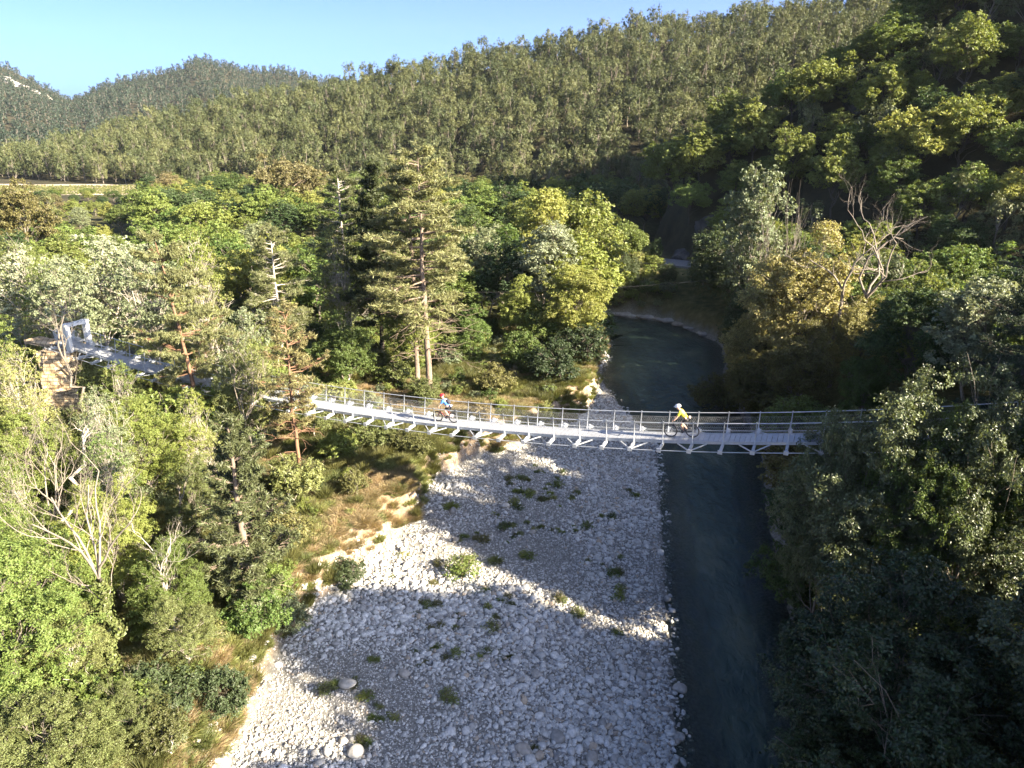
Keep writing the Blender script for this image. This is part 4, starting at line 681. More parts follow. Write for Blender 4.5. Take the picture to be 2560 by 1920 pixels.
ok = (sr > 0) & (dS < .75 + .5 * vnoise(x, y, .6)) & (e > -.7) & ((e > .1) | (R.rand(n0) < .35)) & ~((dS > -3.5) & (vnoise(x, y, .33, 2) > .45) & (R.rand(n0) < .5)); x, y, e = x[ok], y[ok], e[ok]; n = len(x)
s = np.exp(R.normal(size=n) * .5) * .058 * np.clip(1 + 1.1 * vnoise(x, y, .16, 3), .55, 1.9) * (.85 + .0035 * np.clip(y - 20, 0, 60)); s = np.clip(s, .03, .26)
rot = np.stack([R.normal(size=n) * .3, R.normal(size=n) * .3, R.uniform(0, 6.28, n)], -1)
scatter('gravel', np.stack([x, y, height(x, y) + s * .22], -1), rot, eqs(s), R.randint(0, 8, n), [(m_, [SM]) for m_ in ST], 'pale river cobbles and gravel covering the bar beside the river')
# ---- single boulders one can point to on the bar and bank: px, py on the ground, radius
def gspot(px, py):
    """ground point seen at a pixel"""
    d = np.array([(px - 1280) / FOC, pc - (py - 960) / FOC * ps, -ps - (py - 960) / FOC * pc]); t = np.arange(18, 140, .15)
    below = CAMZ + d[2] * t <= height(d[0] * t, d[1] * t); t0 = t[np.argmax(below)] - .15; t = t0 + np.arange(0, .16, .01)
    q = t[np.argmax(CAMZ + d[2] * t <= height(d[0] * t, d[1] * t))]; return d[0] * q, d[1] * q, CAMZ + d[2] * q
BO = [(1262, 1268, .42, 'pale boulder alone near the top of the gravel bar'), (1130, 1280, .5, 'flat pale boulder among weeds at the foot of the earth bank'), (1330, 1333, .36, 'pale boulder beside dark weeds in the upper gravel'), (1138, 1353, .34, 'rounded boulder on the upper left of the gravel'), (1022, 1412, .33, 'brownish boulder at the left of the sunlit gravel band'),
      (1668, 1502, .4, 'dark wet boulder standing in the water edge'), (1666, 1534, .2, 'small stone in the shallows below the wet boulder'), (1012, 1688, .42, 'round grey boulder on the left half of the shaded gravel'), (1344, 1690, .4, 'tan boulder in the middle of the shaded gravel'), (868, 1714, .5, 'long flat boulder at the lower left of the gravel'), (1600, 1692, .45, 'angular boulder near the water in the lower gravel'),
      (1462, 1774, .3, 'pale boulder right of centre in the lower gravel'), (1305, 1700, .3, 'grey boulder left of the tan boulder'), (890, 1885, .48, 'large boulder at the bottom left of the gravel'), (1310, 1880, .5, 'grey green boulder at the bottom of the gravel'), (1395, 1845, .5, 'broad grey boulder above the grey green one at the bottom'), (1480, 1900, .42, 'rounded boulder at the bottom edge of the gravel'), (1700, 1728, .45, 'flat pale stone slab at the lower water edge'),
      (1664, 1780, .34, 'pale round stone at the lower water edge'), (980, 1690, .26, 'small boulder next to the round grey boulder'), (855, 1856, .3, 'pale boulder above the large bottom left boulder'), (1490, 1290, .25, 'small pale boulder in the upper right gravel'), (1690, 1845, .3, 'rounded stone at the bottom water edge')]
R = np.random.RandomState(41)
for px, py, s, lb in BO:
    X, Y, z = gspot(px, py); o = obj('boulder', stone(R.randint(9999), 3, .45), BM_); o.location = (X, Y, z + s * .25); s *= .8; o.scale = (s, s, s); o.rotation_euler = (R.normal() * .15, R.normal() * .15, R.uniform(0, 6.28)); tag(o, lb, 'boulder')
# pale ledge of rocks along the far water edge at the bend
for i in range(26):
    f = i / 25; X = 9 + 16.2 * f + R.normal() * .2; yy = np.arange(84, 112, .1); d_, _, h_ = seg_dist(np.full(yy.shape, X), yy, RIV, RIV[:, 2]); w_ = np.where(d_ - h_ < .1)[0]; Y = (yy[w_[-1]] if len(w_) else 88) + R.uniform(0, .5); s = R.uniform(.35, .75)
    o = obj('ledge_rock', ST[i % 8], BM_); o.location = (X, Y, .2); o.scale = (s * 1.5, s, s * .8); o.rotation_euler = (0, 0, R.uniform(-.6, .2)); tag(o, 'pale flat rock in the ledge along the far water edge at the river bend', 'rock', 'rocks lining the water at the bend')
# weeds on the gravel
def weed(seed, n=170): return spray(seed, .4, .7, 300, .014, .8, 1.2)
WM = [weed(501), weed(502), weed(503)]; WB = [shrub(505, .8, .6, 9, 8, 12, .10), shrub(506, .8, .6, 9, 8, 12, .10)]
WP = [(1157, 1437, 1.5, 'b', 'bright', 'largest bright green weed on the sunlit gravel band'), (1239, 1405, 1.1, 'g', 'grass', 'feathery pale green weed right above the largest bright weed'), (1010, 1390, .9, 'g', 'grass', 'green weed near the earth bank left of the sunlit gravel'), (1128, 1270, 1.3, 'g', 'bright', 'green weeds around the flat boulder at the bank foot')]
for px, py, s, k, lf, lb in WP:
    X, Y, z = gspot(px, py)
    if k == 'b': o = empty('gravel_weed', (X, Y, z - .05), 1, (s, s, s)); obj('stem', WB[0]['trunk'], BARK['brown'], o); obj('leaves', WB[0]['crown'], LM[lf], o)
    else: o = obj('gravel_weed', WM[0], LM[lf]); o.location = (X, Y, z - .05); o.scale = (s, s, s)
    tag(o, lb, 'weed')
spots = [(1180, 1475), (1060, 1455), (1090, 1460), (1210, 1510), (1260, 1500), (1280, 1512), (1420, 1510), (1440, 1530), (1075, 1510), (1100, 1520), (1050, 1535), (1080, 1570), (1110, 1570), (1075, 1615), (1060, 1625), (1110, 1640), (1060, 1660), (1240, 1630), (1275, 1640), (1190, 1655), (955, 1655), (1130, 1740), (880, 1700), (820, 1720), (910, 1745), (985, 1790), (960, 1800), (1000, 1795), (940, 1765), (900, 1850), (1330, 1870), (1340, 1885), (1540, 1580), (1545, 1480), (1550, 1490), (1540, 1430), (1300, 1230), (1330, 1240), (1350, 1255), (1370, 1240), (1290, 1260), (1280, 1320), (1340, 1315), (1390, 1220), (1250, 1295), (1200, 1345), (1280, 1345), (1430, 1325), (1395, 1330), (1160, 1340), (1440, 1240), (1530, 1400), (1410, 1190), (1310, 1200), (1270, 1210), (1350, 1180), (1240, 1550), (1160, 1540), (1010, 1560), (960, 1450), (1460, 1415), (1590, 1230), (1520, 1300), (1310, 1395), (1180, 1400), (1115, 1405), (1240, 1570), (1290, 1545)]
for i, (px, py) in enumerate(spots):
    for q in range(4 if py < 1360 else 2):
        X, Y, z = gspot(px + R.normal() * 14, py + R.normal() * 6); b = R.rand() < .4; s = R.uniform(.25, .75); lf = R.choice(['mid', 'bright', 'grass', 'broom'])
        lb = 'low green weed tuft growing between the stones of the gravel bar'
        if b:
            o = empty('gravel_weed', (X, Y, z - .05), R.uniform(0, 6), (s * .9, s * .9, s * .8)); w_ = WB[i % 2]; obj('stem', w_['trunk'], BARK['brown'], o); obj('leaves', w_['crown'], LM[lf], o)
        else: o = obj('gravel_weed', WM[i % 3], LM[lf]); o.location = (X, Y, z - .03); o.rotation_euler = (0, 0, R.uniform(0, 6)); o.scale = (s, s, s)
        tag(o, lb, 'weed', 'weeds scattered on the gravel bar')

# ---- road ledge and rock faces at the bend
def road():
    P = np.array([(-6, 121), (4, 117.5), (13, 114), (20.5, 110.6), (27, 106.6), (33, 101), (38.5, 93), (42, 82), (45, 68)], float); t = np.linspace(0, len(P) - 1, 60); C = np.stack([np.interp(t, np.arange(len(P)), P[:, k]) for k in (0, 1)], -1)
    for _ in range(8): C[1:-1] = (C[:-2] + 2 * C[1:-1] + C[2:]) / 4
    T = np.gradient(C, axis=0); T /= np.linalg.norm(T, axis=1)[:, None]; Nn = np.stack([-T[:, 1], T[:, 0]], -1); zc = np.maximum(height(C[:, 0], C[:, 1]), height(*(C - Nn * 1.6).T)) + .25; zc = np.convolve(np.pad(zc, 4, 'edge'), np.ones(9) / 9, 'valid')
    k = np.array([-2.4, 0, 2.4]); V = np.concatenate([(C[:, None] + Nn[:, None] * k[None, :, None]), np.repeat(zc[:, None, None], 3, 1)], -1)
    lowr = V.copy(); lowr[..., 2] -= 2.5; n = 3; i = (np.arange(59)[:, None] * n + np.arange(2)[None]).ravel(); F = np.stack([i, i + n, i + n + 1, i + 1], -1)
    allV = np.vstack([V.reshape(-1, 3), lowr.reshape(-1, 3)]); j = np.arange(59) * 3; off = 180; F2 = np.vstack([np.stack([j, j + 3, j + 3 + off, j + off], -1), np.stack([j + 2, j + 2 + off, j + 5 + off, j + 5], -1)])
    tag(obj('road', np_mesh('road', allV, np.vstack([F, F2]), False), noisemat('asphalt', (.16, .16, .16), (.24, .235, .23), 8, bump=.1)), 'narrow grey road on the outer bank of the bend', kind='structure')
road()
RM = noisemat('rock', (.03, .03, .03), (.085, .08, .075), 1.3, bump=1., c3=(.17, .16, .145), stretch=(1, 1, .5))
def rock(seed):
    bm = bmesh.new(); bmesh.ops.create_icosphere(bm, subdivisions=4, radius=1); V = np.array([v.co[:] for v in bm.verts]); F = np.array([[v.index for v in f.verts] for f in bm.faces]); bm.free(); r = np.random.RandomState(seed); d = np.ones(len(V))
    for _ in range(60): k = unit(r.normal(size=3)); d = np.minimum(d, r.uniform(.55, 1.0) / np.maximum(V @ k, .05))
    V = V * d[:, None]; V += .16 * np.stack([vnoise(V[:, 0] * 3 + a + V[:, 2], V[:, 2] * 4 + V[:, 1] * 2, 1.3, 5) for a in (1, 7, 13)], -1); return np_mesh('rock', V, F)
for px, py, Y, sx, sy, sz, lb in [(1775, 585, 114, 3., 2.2, 3.4, 'upper grey rock face showing between the shaded trees above the road'), (1705, 628, 111.5, 2.4, 1.8, 2.6, 'lower pale rock outcrop beside the road'), (2175, 165, 118, 5, 4, 3.4, 'dark bare rock slab on the shaded upper right slope'), (2130, 715, 52, 1.6, 1.4, 1.3, 'grey boulder between the golden tree and the tall dead tree')]:
    X, z = spot(px, py, Y); o = obj('rock_face', rock(int(px)), RM); o.location = (X, Y, min(z, hz(X, Y) - sz * .1)); o.scale = (sx, sy, sz); o.rotation_euler = (.1, .1, px); tag(o, lb, 'rock')
# pale scree rocks on the far left mountain
for i in range(14):
    px = 8 + i * 9 + R.normal() * 4; py = 182 + i * 5.0 + R.normal() * 4; u_ = (px - 1280) / 1808 * .93; Y = 1090; X = u_ * Y; o = obj('scree_rock', rock(600 + i), BM_); s = R.uniform(5, 10)
    zz = spot(px, py, Y)[1]; o.location = (X, Y, hz(X, Y) + 2.5); o.scale = (s * 1.4, s, s * .9); o.rotation_euler = (0, 0, i); tag(o, 'pale bare rock showing on the far left mountain side', 'rock', 'pale rocks on the far left mountain')

# ------------------------------------------------------------------ footbridge
GALV = noisemat('galvanised_steel', (.40, .42, .44), (.54, .56, .58), 6, rough=.45, bump=.05, spec=.5, metal=.35); DECKM = noisemat('deck_panels', (.33, .34, .36), (.44, .45, .47), 3, rough=.55, bump=.05, metal=.15); WIREM = noisemat('netting_wire', (.30, .31, .32), (.42, .43, .44), 8, rough=.5, metal=.4)
DX = np.array([.9137, -.4063, 0]); DN = np.array([.4063, .9137, 0])                  # along the bridge (to the right) and across it (away)
def bz(x): return .00352 * x * x + .1045 * x + 8.36 + .0006 * max(0, x - 8) ** 2
def bp(s, off=0, up=0):
    x = s * DX[0]; return np.array([x, 38.307 + s * DX[1], bz(x) + up]) + DN * off
S0, S1, BAY = -38.2, 26.5, 1.5; HW = .55
bridge = empty('footbridge', bp(0)); tag(bridge, 'slender grey steel footbridge hanging across the river valley', 'bridge')
def bpart(name, mb, mat, parent=bridge, smooth=False):
    me = mb.mesh(name, smooth); v = np.zeros(len(me.vertices) * 3, np.float32); me.vertices.foreach_get('co', v); v = v.reshape(-1, 3) - np.array(bp(0)); me.vertices.foreach_set('co', v.ravel().astype(np.float32)); me.update(); return obj(name, me, mat, parent)
m = MB(); s = S0
while s < S1: a, b = bp(s + .012), bp(s + .238); m.beam(a + (0, 0, -.02), b + (0, 0, -.02), HW * 2, .04); s += .25
bpart('deck', m, DECKM)
for side in (-1, 1):
    m = MB(); ss = np.arange(S0, S1 + .1, BAY)
    for a, b in zip(ss[:-1], ss[1:]): m.beam(bp(a, side * (HW + .012), -.055), bp(b, side * (HW + .012), -.055), .022, .15)
    bpart('deck_edge_beam', m, GALV)
ss = np.arange(S0 + .5, S1, BAY); LEAN, PH = .17, 1.15
bm0 = None
for k, s in enumerate(ss):
    m = MB(); c = bp(s, 0, -.19); R3 = Matrix(((DX[0], DN[0], 0), (DX[1], DN[1], 0), (0, 0, 1))); m.box(c, (.13, 2.8, .13), R3)
    for side in (-1, 1):
        m.box(bp(s, side * 1.43, -.19), (.22, .06, .2), R3); m.box(bp(s, side * 1.05, -.10), (.05, .34, .08), R3)
        if side > 0: m.beam(bp(s, side * .75, -.13), bp(s, side * 1.2, .02), .12, .1)
    bpart('crossbeam', m, GALV)
    for side in (-1, 1):
        m = MB(); m.tube([bp(s, side * (HW + .06), -.13), bp(s, side * (HW + .06 + LEAN), PH)], .027, 8); bpart('railing_post', m, GALV, smooth=True)
    if k % 2 == 0:
        for q in (-1, 1):
            for w_ in (-1, 1): m = MB(); m.beam(bp(s + q * .06, w_ * 1.3, -.19), bp(s + q * .72, w_ * .6, -.12), .05, .05); bpart('diagonal_brace', m, GALV)
tt_ = np.arange(S0, S1 + .01, .5)
for side in (-1, 1):
    m = MB(); m.tube([bp(s, side * (HW + .06 + LEAN * .93), PH - .07) for s in tt_], .024, 8); bpart('handrail', m, GALV, smooth=True)
    m = MB(); m.tube([bp(s, side * 1.43, -.19) for s in tt_], .022, 6); bpart('main_cable', m, GALV, smooth=True)
    m = MB(); hN = .86; st = .11
    o_ = lambda z: side * (HW + .04 + LEAN * (z + .13) / (PH + .13))
    for z in (.03, hN, .45): m.tube([bp(s, o_(z), z) for s in tt_], .0045 if z != .45 else .003, 4)
    for s in np.arange(S0, S1 - .5, st):
        for q in (0, 1): a, b = (s, s + .5) if q else (s + .5, s); m.tube([bp(a, o_(.03), .03), bp(b, o_(hN), hN)], .0024, 3, False)
    bpart('netting', m, WIREM)

# gateway, pier and approach at the left end
CONC = noisemat('pale_concrete', (.50, .47, .42), (.70, .67, .61), 3, bump=.2); 
def masonry():
    m, n, N = newmat('pier_masonry'); L = n.links.new; tc = N('ShaderNodeTexCoord'); mp = N('ShaderNodeMapping'); sx = N('ShaderNodeSeparateXYZ'); L(tc.outputs['Object'], sx.inputs[0]); ad = N('ShaderNodeMath', operation='ADD'); L(sx.outputs[0], ad.inputs[0]); L(sx.outputs[1], ad.inputs[1]); cx = N('ShaderNodeCombineXYZ'); L(ad.outputs[0], cx.inputs[0]); L(sx.outputs[2], cx.inputs[1]); L(cx.outputs[0], mp.inputs[0])
    b = N('ShaderNodeTexBrick'); b.inputs['Scale'].default_value = .85; b.inputs['Color1'].default_value = (.60, .48, .34, 1); b.inputs['Color2'].default_value = (.44, .34, .23, 1); b.inputs['Mortar'].default_value = (.17, .14, .10, 1); b.inputs['Mortar Size'].default_value = .025; b.inputs['Bias'].default_value = -.2; L(mp.outputs[0], b.inputs[0])
    nz = N('ShaderNodeTexNoise'); nz.inputs['Scale'].default_value = 1.5; nz.inputs['Detail'].default_value = 8; L(tc.outputs['Object'], nz.inputs[0]); r = ramp(N, [(.3, (.55, .5, .42)), (.65, (1.15, 1.1, 1.0))]); L(nz.outputs[0], r.inputs[0]); mx = N('ShaderNodeMix', data_type='RGBA', blend_type='MULTIPLY'); mx.inputs[0].default_value = 1; L(b.outputs[0], mx.inputs[6]); L(r.outputs[0], mx.inputs[7])
    p = N('ShaderNodeBsdfPrincipled'); p.inputs['Roughness'].default_value = .9; L(mx.outputs[2], p.inputs['Base Color']); bpn = N('ShaderNodeBump'); bpn.inputs['Strength'].default_value = .9; bpn.inputs['Distance'].default_value = .06; L(b.outputs['Fac'], bpn.inputs['Height']); bpn.invert = True; L(bpn.outputs[0], p.inputs['Normal']); o = N('ShaderNodeOutputMaterial'); L(p.outputs[0], o.inputs[0]); return m
MAS = masonry(); B3 = Matrix(((DX[0], DN[0], 0), (DX[1], DN[1], 0), (0, 0, 1)))
def block(name, parent, s, off, up, size, mat, bev=.04, turn=0):
    bm = bmesh.new(); bmesh.ops.create_cube(bm, size=1); bmesh.ops.scale(bm, vec=size, verts=bm.verts); bmesh.ops.subdivide_edges(bm, edges=bm.edges, cuts=5, use_grid_fill=True)
    r = np.random.RandomState(int(abs(s * 7 + off * 3 + up * 11)))
    for v in bm.verts: v.co += Vector(r.normal(size=3) * bev)
    me = bpy.data.meshes.new(name); bm.to_mesh(me); bm.free(); o = obj(name, me, mat, parent); q = bp(0); w = bp(s, off) ; w[2] = up; o.location = (Vector(w) - parent.location); o.rotation_euler = (0, 0, math.atan2(DX[1], DX[0]) + turn); return o
pier = empty('stone_pier', bp(-37, 0, 0)); tag(pier, 'old pale stone pier carrying the left end of the footbridge', 'pier'); zt = bz(-37 * DX[0])
block('upper_masonry', pier, -37.9, -.2, zt - 1.75, (2.5, 2.8, 3.0), MAS, .06, .36); block('ledge', pier, -37.7, -.3, zt - 3.35, (2.9, 3.2, .25), MAS, .05, .36); block('lower_masonry', pier, -37.6, -.3, zt - 6.0, (2.8, 3.1, 5.0), MAS, .06, .36)
r_ = np.random.RandomState(9); n_ = 5200; q_ = r_.uniform(0, 1, n_); off_ = r_.uniform(-1.9, 1.6, n_); o3 = np.stack([1.45 + r_.rand(n_) * .35 + 0 * off_, off_, -r_.uniform(.4, 8, n_) - .8 * abs(off_)], -1); ca, sa = cos(.36 - .4185), sin(.36 - .4185)
V_, F_ = leaf_quads(np.stack([o3[:, 0] * ca - o3[:, 1] * sa, o3[:, 0] * sa + o3[:, 1] * ca, o3[:, 2] + zt], -1) + np.array(bp(-37.7) - bp(-37)) * (1, 1, 0), np.array((.8, -.4, .4)) + r_.normal(size=(n_, 3)) * .5, .2, .8, r_); V_[:, 2] -= zt - 0; V_[:, 2] += 0; obj('ivy', np_mesh('ivy', V_, F_), LM['ivy'], pier)
gate = empty('bridge_gateway', bp(-36.2, 0, 0)); tag(gate, 'white painted gateway frame at the left end of the footbridge', 'gateway'); zg = bz(-36.2 * DX[0]); WH = noisemat('white_paint', (.56, .55, .52), (.70, .69, .66), 2, bump=.1)
for side in (-1, 1): block('gate_post', gate, -36.2, side * .8, zg + .75, (.4, .3, 1.9), WH, .008)
block('gate_lintel', gate, -36.2, 0, zg + 1.83, (.46, 1.96, .26), WH, .008)
par = empty('approach_wall', bp(-39.6, 0, 0)); tag(par, 'white parapet wall of the approach left of the gateway', 'wall'); block('parapet', par, -39.0, .95, zg + .35, (2.6, .3, .9), WH, .02); block('floor_slab', par, -40.2, 0, zg - .12, (3.2, 1.3, .25), MAS, .02)
rl = empty('approach_railing', bp(-39.5, 1.35, 0)); tag(rl, 'thin pale railing above the white parapet at the left end', 'railing')
m = MB()
for s in np.arange(-41.4, -37.2, 1.0): m.tube([bp(s, 1.35, 0), bp(s, 1.35, 2.1)], .03, 6)
def loc(mb, name, mat, par_):
    me = mb.mesh(name, True); v = np.zeros(len(me.vertices) * 3, np.float32); me.vertices.foreach_get('co', v); me.vertices.foreach_set('co', (v.reshape(-1, 3) - np.array(par_.location)).ravel().astype(np.float32)); me.update(); return obj(name, me, mat, par_)
loc(m, 'post', GALV, rl); m = MB()
for z in (1.2, 1.65, 2.1): m.tube([bp(-41.6, 1.35, z), bp(-37.2, 1.35, z)], .028, 6)
loc(m, 'rail', GALV, rl)
ab = empty('concrete_abutment', bp(27.6, 0, 0)); tag(ab, 'grey concrete abutment at the right end of the footbridge, half hidden by leaves', 'abutment'); zr_ = bz(27.6 * DX[0]); block('abutment_block', ab, 27.9, 0, zr_ - 2.6, (2.6, 3.2, 5.0), CONC, .01); block('landing_slab', ab, 28.6, 0, zr_ - .08, (4.0, 2.0, .2), CONC, .008)

# overhead wire
a = spot(880, 727, 74) ; b = spot(2080, 668, 66); P = [(a[0] + (b[0] - a[0]) * q, 74 - 8 * q, a[1] + (b[1] - a[1]) * q - 1.0 * sin(pi * q)) for q in np.linspace(0, 1, 30)]
m = MB(); m.tube(P, .022, 6); tag(obj('overhead_wire', m.mesh('overhead_wire', True), noisemat('black_cable', (.02, .02, .02), (.04, .04, .04))), 'thin dark wire strung across the river from the left trees to the golden tree', 'wire')

# ------------------------------------------------------------------ bicycles and riders
def plain(name, c, rough=.5, metal=0, spec=.5): return noisemat(name, tuple(.92 * v for v in c), tuple(min(1, 1.06 * v) for v in c), 12, rough, .03, spec=spec, metal=metal)
TYRE = plain('tyre_rubber', (.02, .02, .02), .8); RIM = plain('rim_metal', (.12, .12, .13), .35, .6); SPOKE = plain('spoke_steel', (.5, .5, .5), .3, .8)
def bicycle(label, r=.36, wb=1.13, fcol=(.04, .04, .05), rear_rim=None):
    o = empty('bicycle', (0, 0, 0)); tag(o, label, 'bicycle'); FM = plain('frame_paint', fcol, .3)
    for x in (0, wb):
        hub = MB(); hub.tube([(x, -.06, r), (x, .06, r)], .025, 10); w = obj('wheel', hub.mesh('wheel', True), RIM, o)
        t = MB(); t.torus((x, 0, r), r - .026, .027, 40, 8); obj('tyre', t.mesh('tyre', True), TYRE, w)
        rm = MB(); rm.torus((x, 0, r), r - .062, .013, 40, 6, 1.3); obj('rim', rm.mesh('rim', True), RIM if not (rear_rim and x == 0) else rear_rim, w)
        sp = MB()
        for k in range(24): a = 2 * pi * k / 24; q = a + (.35 if k % 2 else -.35); y = .03 if k % 4 < 2 else -.03; sp.tube([(x + .025 * cos(q), y, r + .025 * sin(q)), (x + (r - .06) * cos(a), 0, r + (r - .06) * sin(a))], .0022, 3, False)
        obj('spokes', sp.mesh('spokes'), SPOKE, w)
    bb = (.44, 0, r - .03); st = (.27, 0, r + .40); ht = (wb - .24, 0, r + .50); hb = (wb - .17, 0, r + .34)
    f = MB(); f.tube([bb, st], .018, 8); f.tube([bb, hb], .026, 8); f.tube([st, (ht[0], 0, ht[2] - .05)], .02, 8); f.tube([ht, hb], .024, 8)
    for y in (-.05, .05): f.tube([bb, (.2, y, r + .0), (0, y * 1.3, r)], .011, 6); f.tube([(st[0], 0, st[2] - .03), (.2, y, r + .26), (0, y * 1.3, r)], .009, 6)
    obj('frame', f.mesh('frame', True), FM, o); k = MB()
    for y in (-.055, .055): k.tube([hb, (hb[0] + .02, y, hb[2] - .06), (wb, y, r)], .017, 8)
    obj('fork', k.mesh('fork', True), FM, o); h = MB(); h.tube([ht, (ht[0] - .02, 0, ht[2] + .08), (ht[0] + .05, 0, ht[2] + .11)], .016, 8); h.tube([(ht[0] - .02, -.35, ht[2] + .13), (ht[0] + .05, -.12, ht[2] + .11), (ht[0] + .05, .12, ht[2] + .11), (ht[0] - .02, .35, ht[2] + .13)], .014, 8); obj('handlebar', h.mesh('handlebar', True), RIM, o)
    s = MB(); s.tube([st, (.21, 0, r + .58)], .014, 8); obj('seat_post', s.mesh('seat_post', True), RIM, o)
    s = MB(); P = np.array([(.08, 0, r + .60), (.12, 0, r + .605), (.22, 0, r + .60), (.34, 0, r + .59)]); s.tube(P, [.05, .068, .045, .02], 10); obj('saddle', s.mesh('saddle', True), TYRE, o)
    c = MB(); c.torus((bb[0], -.06, bb[2]), .085, .006, 24, 4); c.beam(bb[:1] + (-.08,) + bb[2:], (bb[0] + .12, -.08, bb[2] - .12), .014, .02); c.beam(bb[:1] + (.08,) + bb[2:], (bb[0] - .12, .08, bb[2] + .12), .014, .02); cr = obj('crank', c.mesh('crank'), RIM, o)
    p = MB(); p.box((bb[0] + .12, -.14, bb[2] - .12), (.09, .1, .02)); obj('pedal', p.mesh('pedal'), TYRE, cr); p = MB(); p.box((bb[0] - .12, .14, bb[2] + .12), (.09, .1, .02)); obj('pedal', p.mesh('pedal'), TYRE, cr); return o
def skin(name, chains, mat, parent, lvl=2):
    """chains: list of (points, radii); a chain whose first point repeats an earlier point is joined there"""
    bm = bmesh.new(); lay = bm.verts.layers.skin.verify(); known = {}; first = True
    for pts, rad in chains:
        prev = None
        for p, r in zip(pts, rad):
            k = tuple(round(c, 4) for c in p); v = known.get(k); new = v is None
            if new: v = bm.verts.new(p); known[k] = v; rr = r if isinstance(r, tuple) else (r, r); v[lay].radius = rr; v[lay].use_root = prev is None
            if prev is not None and prev is not v: bm.edges.new((prev, v))
            prev = v
    me = bpy.data.meshes.new(name); bm.to_mesh(me); bm.free(); o = obj(name, me, mat, parent); sk = o.modifiers.new('skin', 'SKIN'); sk.use_smooth_shade = True; o.modifiers.new('sub', 'SUBSURF').levels = lvl; o.modifiers['sub'].render_levels = lvl; return o
SKIN = plain('skin', (.56, .33, .23), .5)
def rider(label, jersey, shorts, helm, r=.36, wb=1.13, pack=None, glove=(.03, .03, .03), pouch=None):
    o = empty('person', (0, 0, 0)); tag(o, label, 'person'); z = r
    hip = Vector((.22, 0, z + .66)); chest = Vector((.47, 0, z + 1.02)); neck = Vector((.56, 0, z + 1.15)); head = Vector((.645, 0, z + 1.30)); hx = wb - .26; bb = Vector((.44, 0, z - .03))
    V = lambda *a: Vector(a); ch = [([hip, hip.lerp(chest, .5), chest, neck, head - V(.02, 0, .06), head + V(0, 0, .03)], [(.13, .12), (.12, .11), (.155, .115), (.06, .06), (.082, .085), (.085, .095)])]
    jer = [([hip + V(.02, 0, .03), hip.lerp(chest, .5), chest, neck - V(.02, 0, .03)], [(.135, .125), (.135, .125), (.165, .13), (.08, .08)])]; sho = [([hip + V(.03, 0, .04), hip], [(.14, .13), (.15, .14)])]; shoe = []; gl = []
    for sd_ in (-1, 1):
        sh = chest + V(.04, sd_ * .19, .06); el = V(.70, sd_ * .27, z + .80); hd = V(hx - .01, sd_ * .31, z + .675)
        ch.append(([chest, sh, sh.lerp(el, .5), el, el.lerp(hd, .5), hd - V(.04, 0, -.01), hd], [.1, .065, .05, .04, .038, .028, .034])); jer.append(([chest, sh, sh.lerp(el, .5), sh.lerp(el, .62)], [.13, .085, .068, .062]))
        for k in range(4):
            y = sd_ * (-.035 + .022 * k); b = hd + V(.02, y, .0); L = (.032, .036, .034, .026)[k]; ch.append(([b, b + V(L, 0, .0), b + V(L + .008, 0, -.026), b + V(L - .016, 0, -.042)], [.009, .009, .0085, .008]))
        b = hd + V(0, -sd_ * .035, -.005); ch.append(([b, b + V(.02, -sd_ * .014, -.014), b + V(.034, -sd_ * .004, -.03)], [.011, .010, .009]))
        gl.append(([hd - V(.03, 0, -.01), hd, hd + V(.03, 0, -.004)], [.034, (.048, .03), (.046, .024)]))
        hj = hip + V(.02, sd_ * .09, -.03); ped = bb + (V(.12, -.14, -.12) if sd_ < 0 else V(-.12, .14, .12)); an = ped + V(-.07, -sd_ * .03, .09); kn = (hj + an) / 2 + V(.2 if sd_ < 0 else .27, 0, .03 if sd_ < 0 else .08)
        ch.append(([hip, hj, hj.lerp(kn, .5), kn, kn.lerp(an, .35), kn.lerp(an, .7), an, ped + V(-.05, 0, .045), ped + V(.08, 0, .03)], [.1, .098, .082, .058, .06, .044, .036, .034, .026])); sho.append(([hip, hj, hj.lerp(kn, .5), hj.lerp(kn, .8)], [.14, .112, .097, .08])); shoe.append(([an + V(0, 0, -.02), ped + V(-.08, 0, .05), ped + V(.02, 0, .04), ped + V(.11, 0, .03)], [.043, .048, .046, .03]))
    ch.append(([head + V(.06, 0, -.02), head + V(.1, 0, -.035)], [.02, .012])); ch.append(([head + V(.05, 0, -.09), head + V(.075, 0, -.1)], [.035, .025])); 
    for sd_ in (-1, 1): ch.append(([head + V(-.005, sd_ * .08, -.02), head + V(-.01, sd_ * .095, -.01)], [.02, .014]))
    body = skin('body', ch, SKIN, o); skin('jersey', jer, plain('jersey_cloth', jersey, .8), o); skin('shorts', sho, plain('shorts_cloth', shorts, .8), o)
    for s_ in shoe: skin('shoe', [s_], plain('shoe_leather', (.05, .05, .05), .6), o)
    for s_ in gl: skin('glove', [s_], plain('glove_cloth', glove, .7), o)
    e = MB()
    for sd_ in (-1, 1): e.tube([head + V(.077, sd_ * .034, .005), head + V(.09, sd_ * .034, .003)], [.014, .009], 8)
    obj('eyes', e.mesh('eyes', True), TYRE, o); mo = MB(); mo.box(head + V(.088, 0, -.072), (.012, .045, .008)); obj('mouth', mo.mesh('mouth'), plain('lips', (.3, .1, .08)), o)
    h = MB(); M = Matrix.Translation(head + V(-.01, 0, .035)) @ Matrix.Rotation(radians(12), 4, 'Y') @ Matrix.Diagonal((1.3, .98, 1.05, 1)); h.lathe([(.122, -.015), (.126, .02), (.118, .065), (.09, .105), (.05, .125), (.001, .13)], 20, M); h.lathe([(.122, -.015), (.10, -.02), (.085, .03)], 20, M)
    for y in (-.05, 0, .05): h.beam(head + V(-.11, y, .135 - abs(y) * .3), head + V(.09, y, .150 - abs(y) * .3), .02, .025)
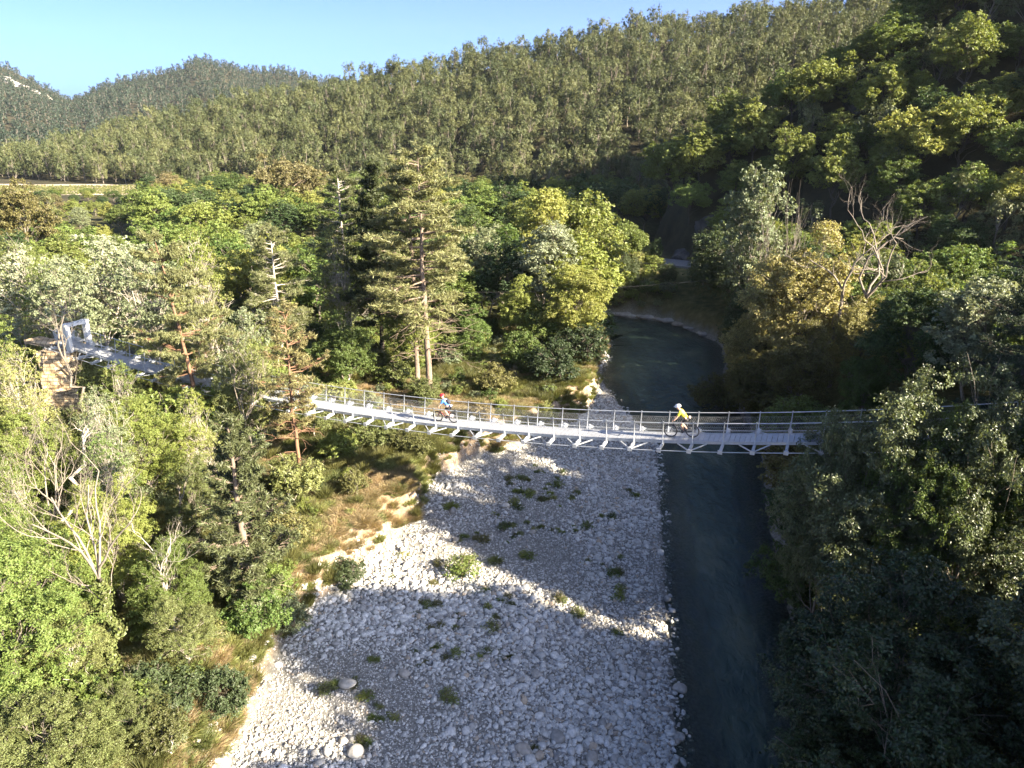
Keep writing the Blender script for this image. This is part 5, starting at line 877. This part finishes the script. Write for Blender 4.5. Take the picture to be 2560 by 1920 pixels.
    hm = obj('helmet', h.mesh('helmet', True), plain('helmet_shell', helm, .3), o); v = MB(); v.box(head + V(.165, 0, .035), (.07, .13, .012)); obj('visor', v.mesh('visor'), plain('visor_plastic', tuple(c * .9 for c in helm), .4), hm)
    if pack:
        a = hip.lerp(chest, .25) + V(-.12, 0, .1); b = chest + V(-.14, 0, .13); pk = skin('backpack', [([a, a.lerp(b, .5), b], [(.11, .13), (.13, .14), (.1, .1)])], plain('backpack_cloth', pack, .8), o); st_ = MB()
        for sd_ in (-1, 1): st_.tube([b + V(.05, sd_ * .1, .02), chest + V(.05, sd_ * .13, .14), chest + V(.14, sd_ * .12, -.02), a + V(.2, sd_ * .13, 0)], .022, 6)
        obj('strap', st_.mesh('strap', True), TYRE, pk)
    if pouch: a = hip + V(-.13, 0, .1); skin('waist_bag', [([a + V(0, -.09, 0), a, a + V(0, .09, 0)], [.06, .085, .06])], plain('bag_cloth', pouch, .8), o)
    return o
def ride(bike, man, s, off=-.05):
    p = bp(s, off, .002); q = bp(s - 1, off, 0); slope = math.atan2(q[2] - p[2], 1)
    for o in (bike, man): o.location = p; o.rotation_euler = (0, -slope, math.atan2(-DX[1], -DX[0]))
px2s = lambda x: x / DX[0]
ride(bicycle('dark mountain bicycle ridden by the cyclist in the yellow jersey', rear_rim=None), rider('person in yellow jersey, white helmet and dark shorts riding a bicycle over the bridge', (.72, .66, .05), (.04, .035, .035), (.80, .80, .82), pouch=(.70, .55, .45)), px2s(9.35))
ride(bicycle('mountain bicycle with reddish frame ridden by the cyclist in the blue shirt', .335, 1.06, (.25, .03, .03)), rider('person in blue shirt and red helmet with dark backpack riding over the bridge', (.06, .20, .58), (.012, .012, .014), (.62, .03, .045), .335, 1.06, (.035, .035, .05), pouch=(.42, .46, .72)), px2s(-3.45))
ride(bicycle('bicycle half hidden by the young orange pine', fcol=(.2, .2, .2)), rider('person with white and orange helmet half hidden right of the young orange pine', (.35, .33, .12), (.03, .03, .03), (.80, .62, .52)), px2s(-13.6))
ride(bicycle('bicycle hidden behind the bare curved branches', fcol=(.1, .1, .12)), rider('person with white helmet mostly hidden behind the bare curved branches', (.20, .25, .40), (.03, .03, .03), (.80, .78, .76)), px2s(-18.4))

# ------------------------------------------------------------------ the valley's air
bm = bmesh.new(); bmesh.ops.create_cube(bm, size=1); bmesh.ops.scale(bm, vec=(4600, 3300, 330), verts=bm.verts); hm_ = bpy.data.meshes.new('haze'); bm.to_mesh(hm_); bm.free()
mh, n, N = newmat('haze_air'); pv = N('ShaderNodeVolumePrincipled'); pv.inputs['Color'].default_value = (.80, .90, 1, 1); pv.inputs['Density'].default_value = .00005; pv.inputs['Anisotropy'].default_value = .2; oo = N('ShaderNodeOutputMaterial'); n.links.new(pv.outputs[0], oo.inputs['Volume'])
hz_ = obj('haze', hm_, mh); hz_.location = (-200, 1000, 150); tag(hz_, 'thin haze in the valley air', None, None, 'stuff')
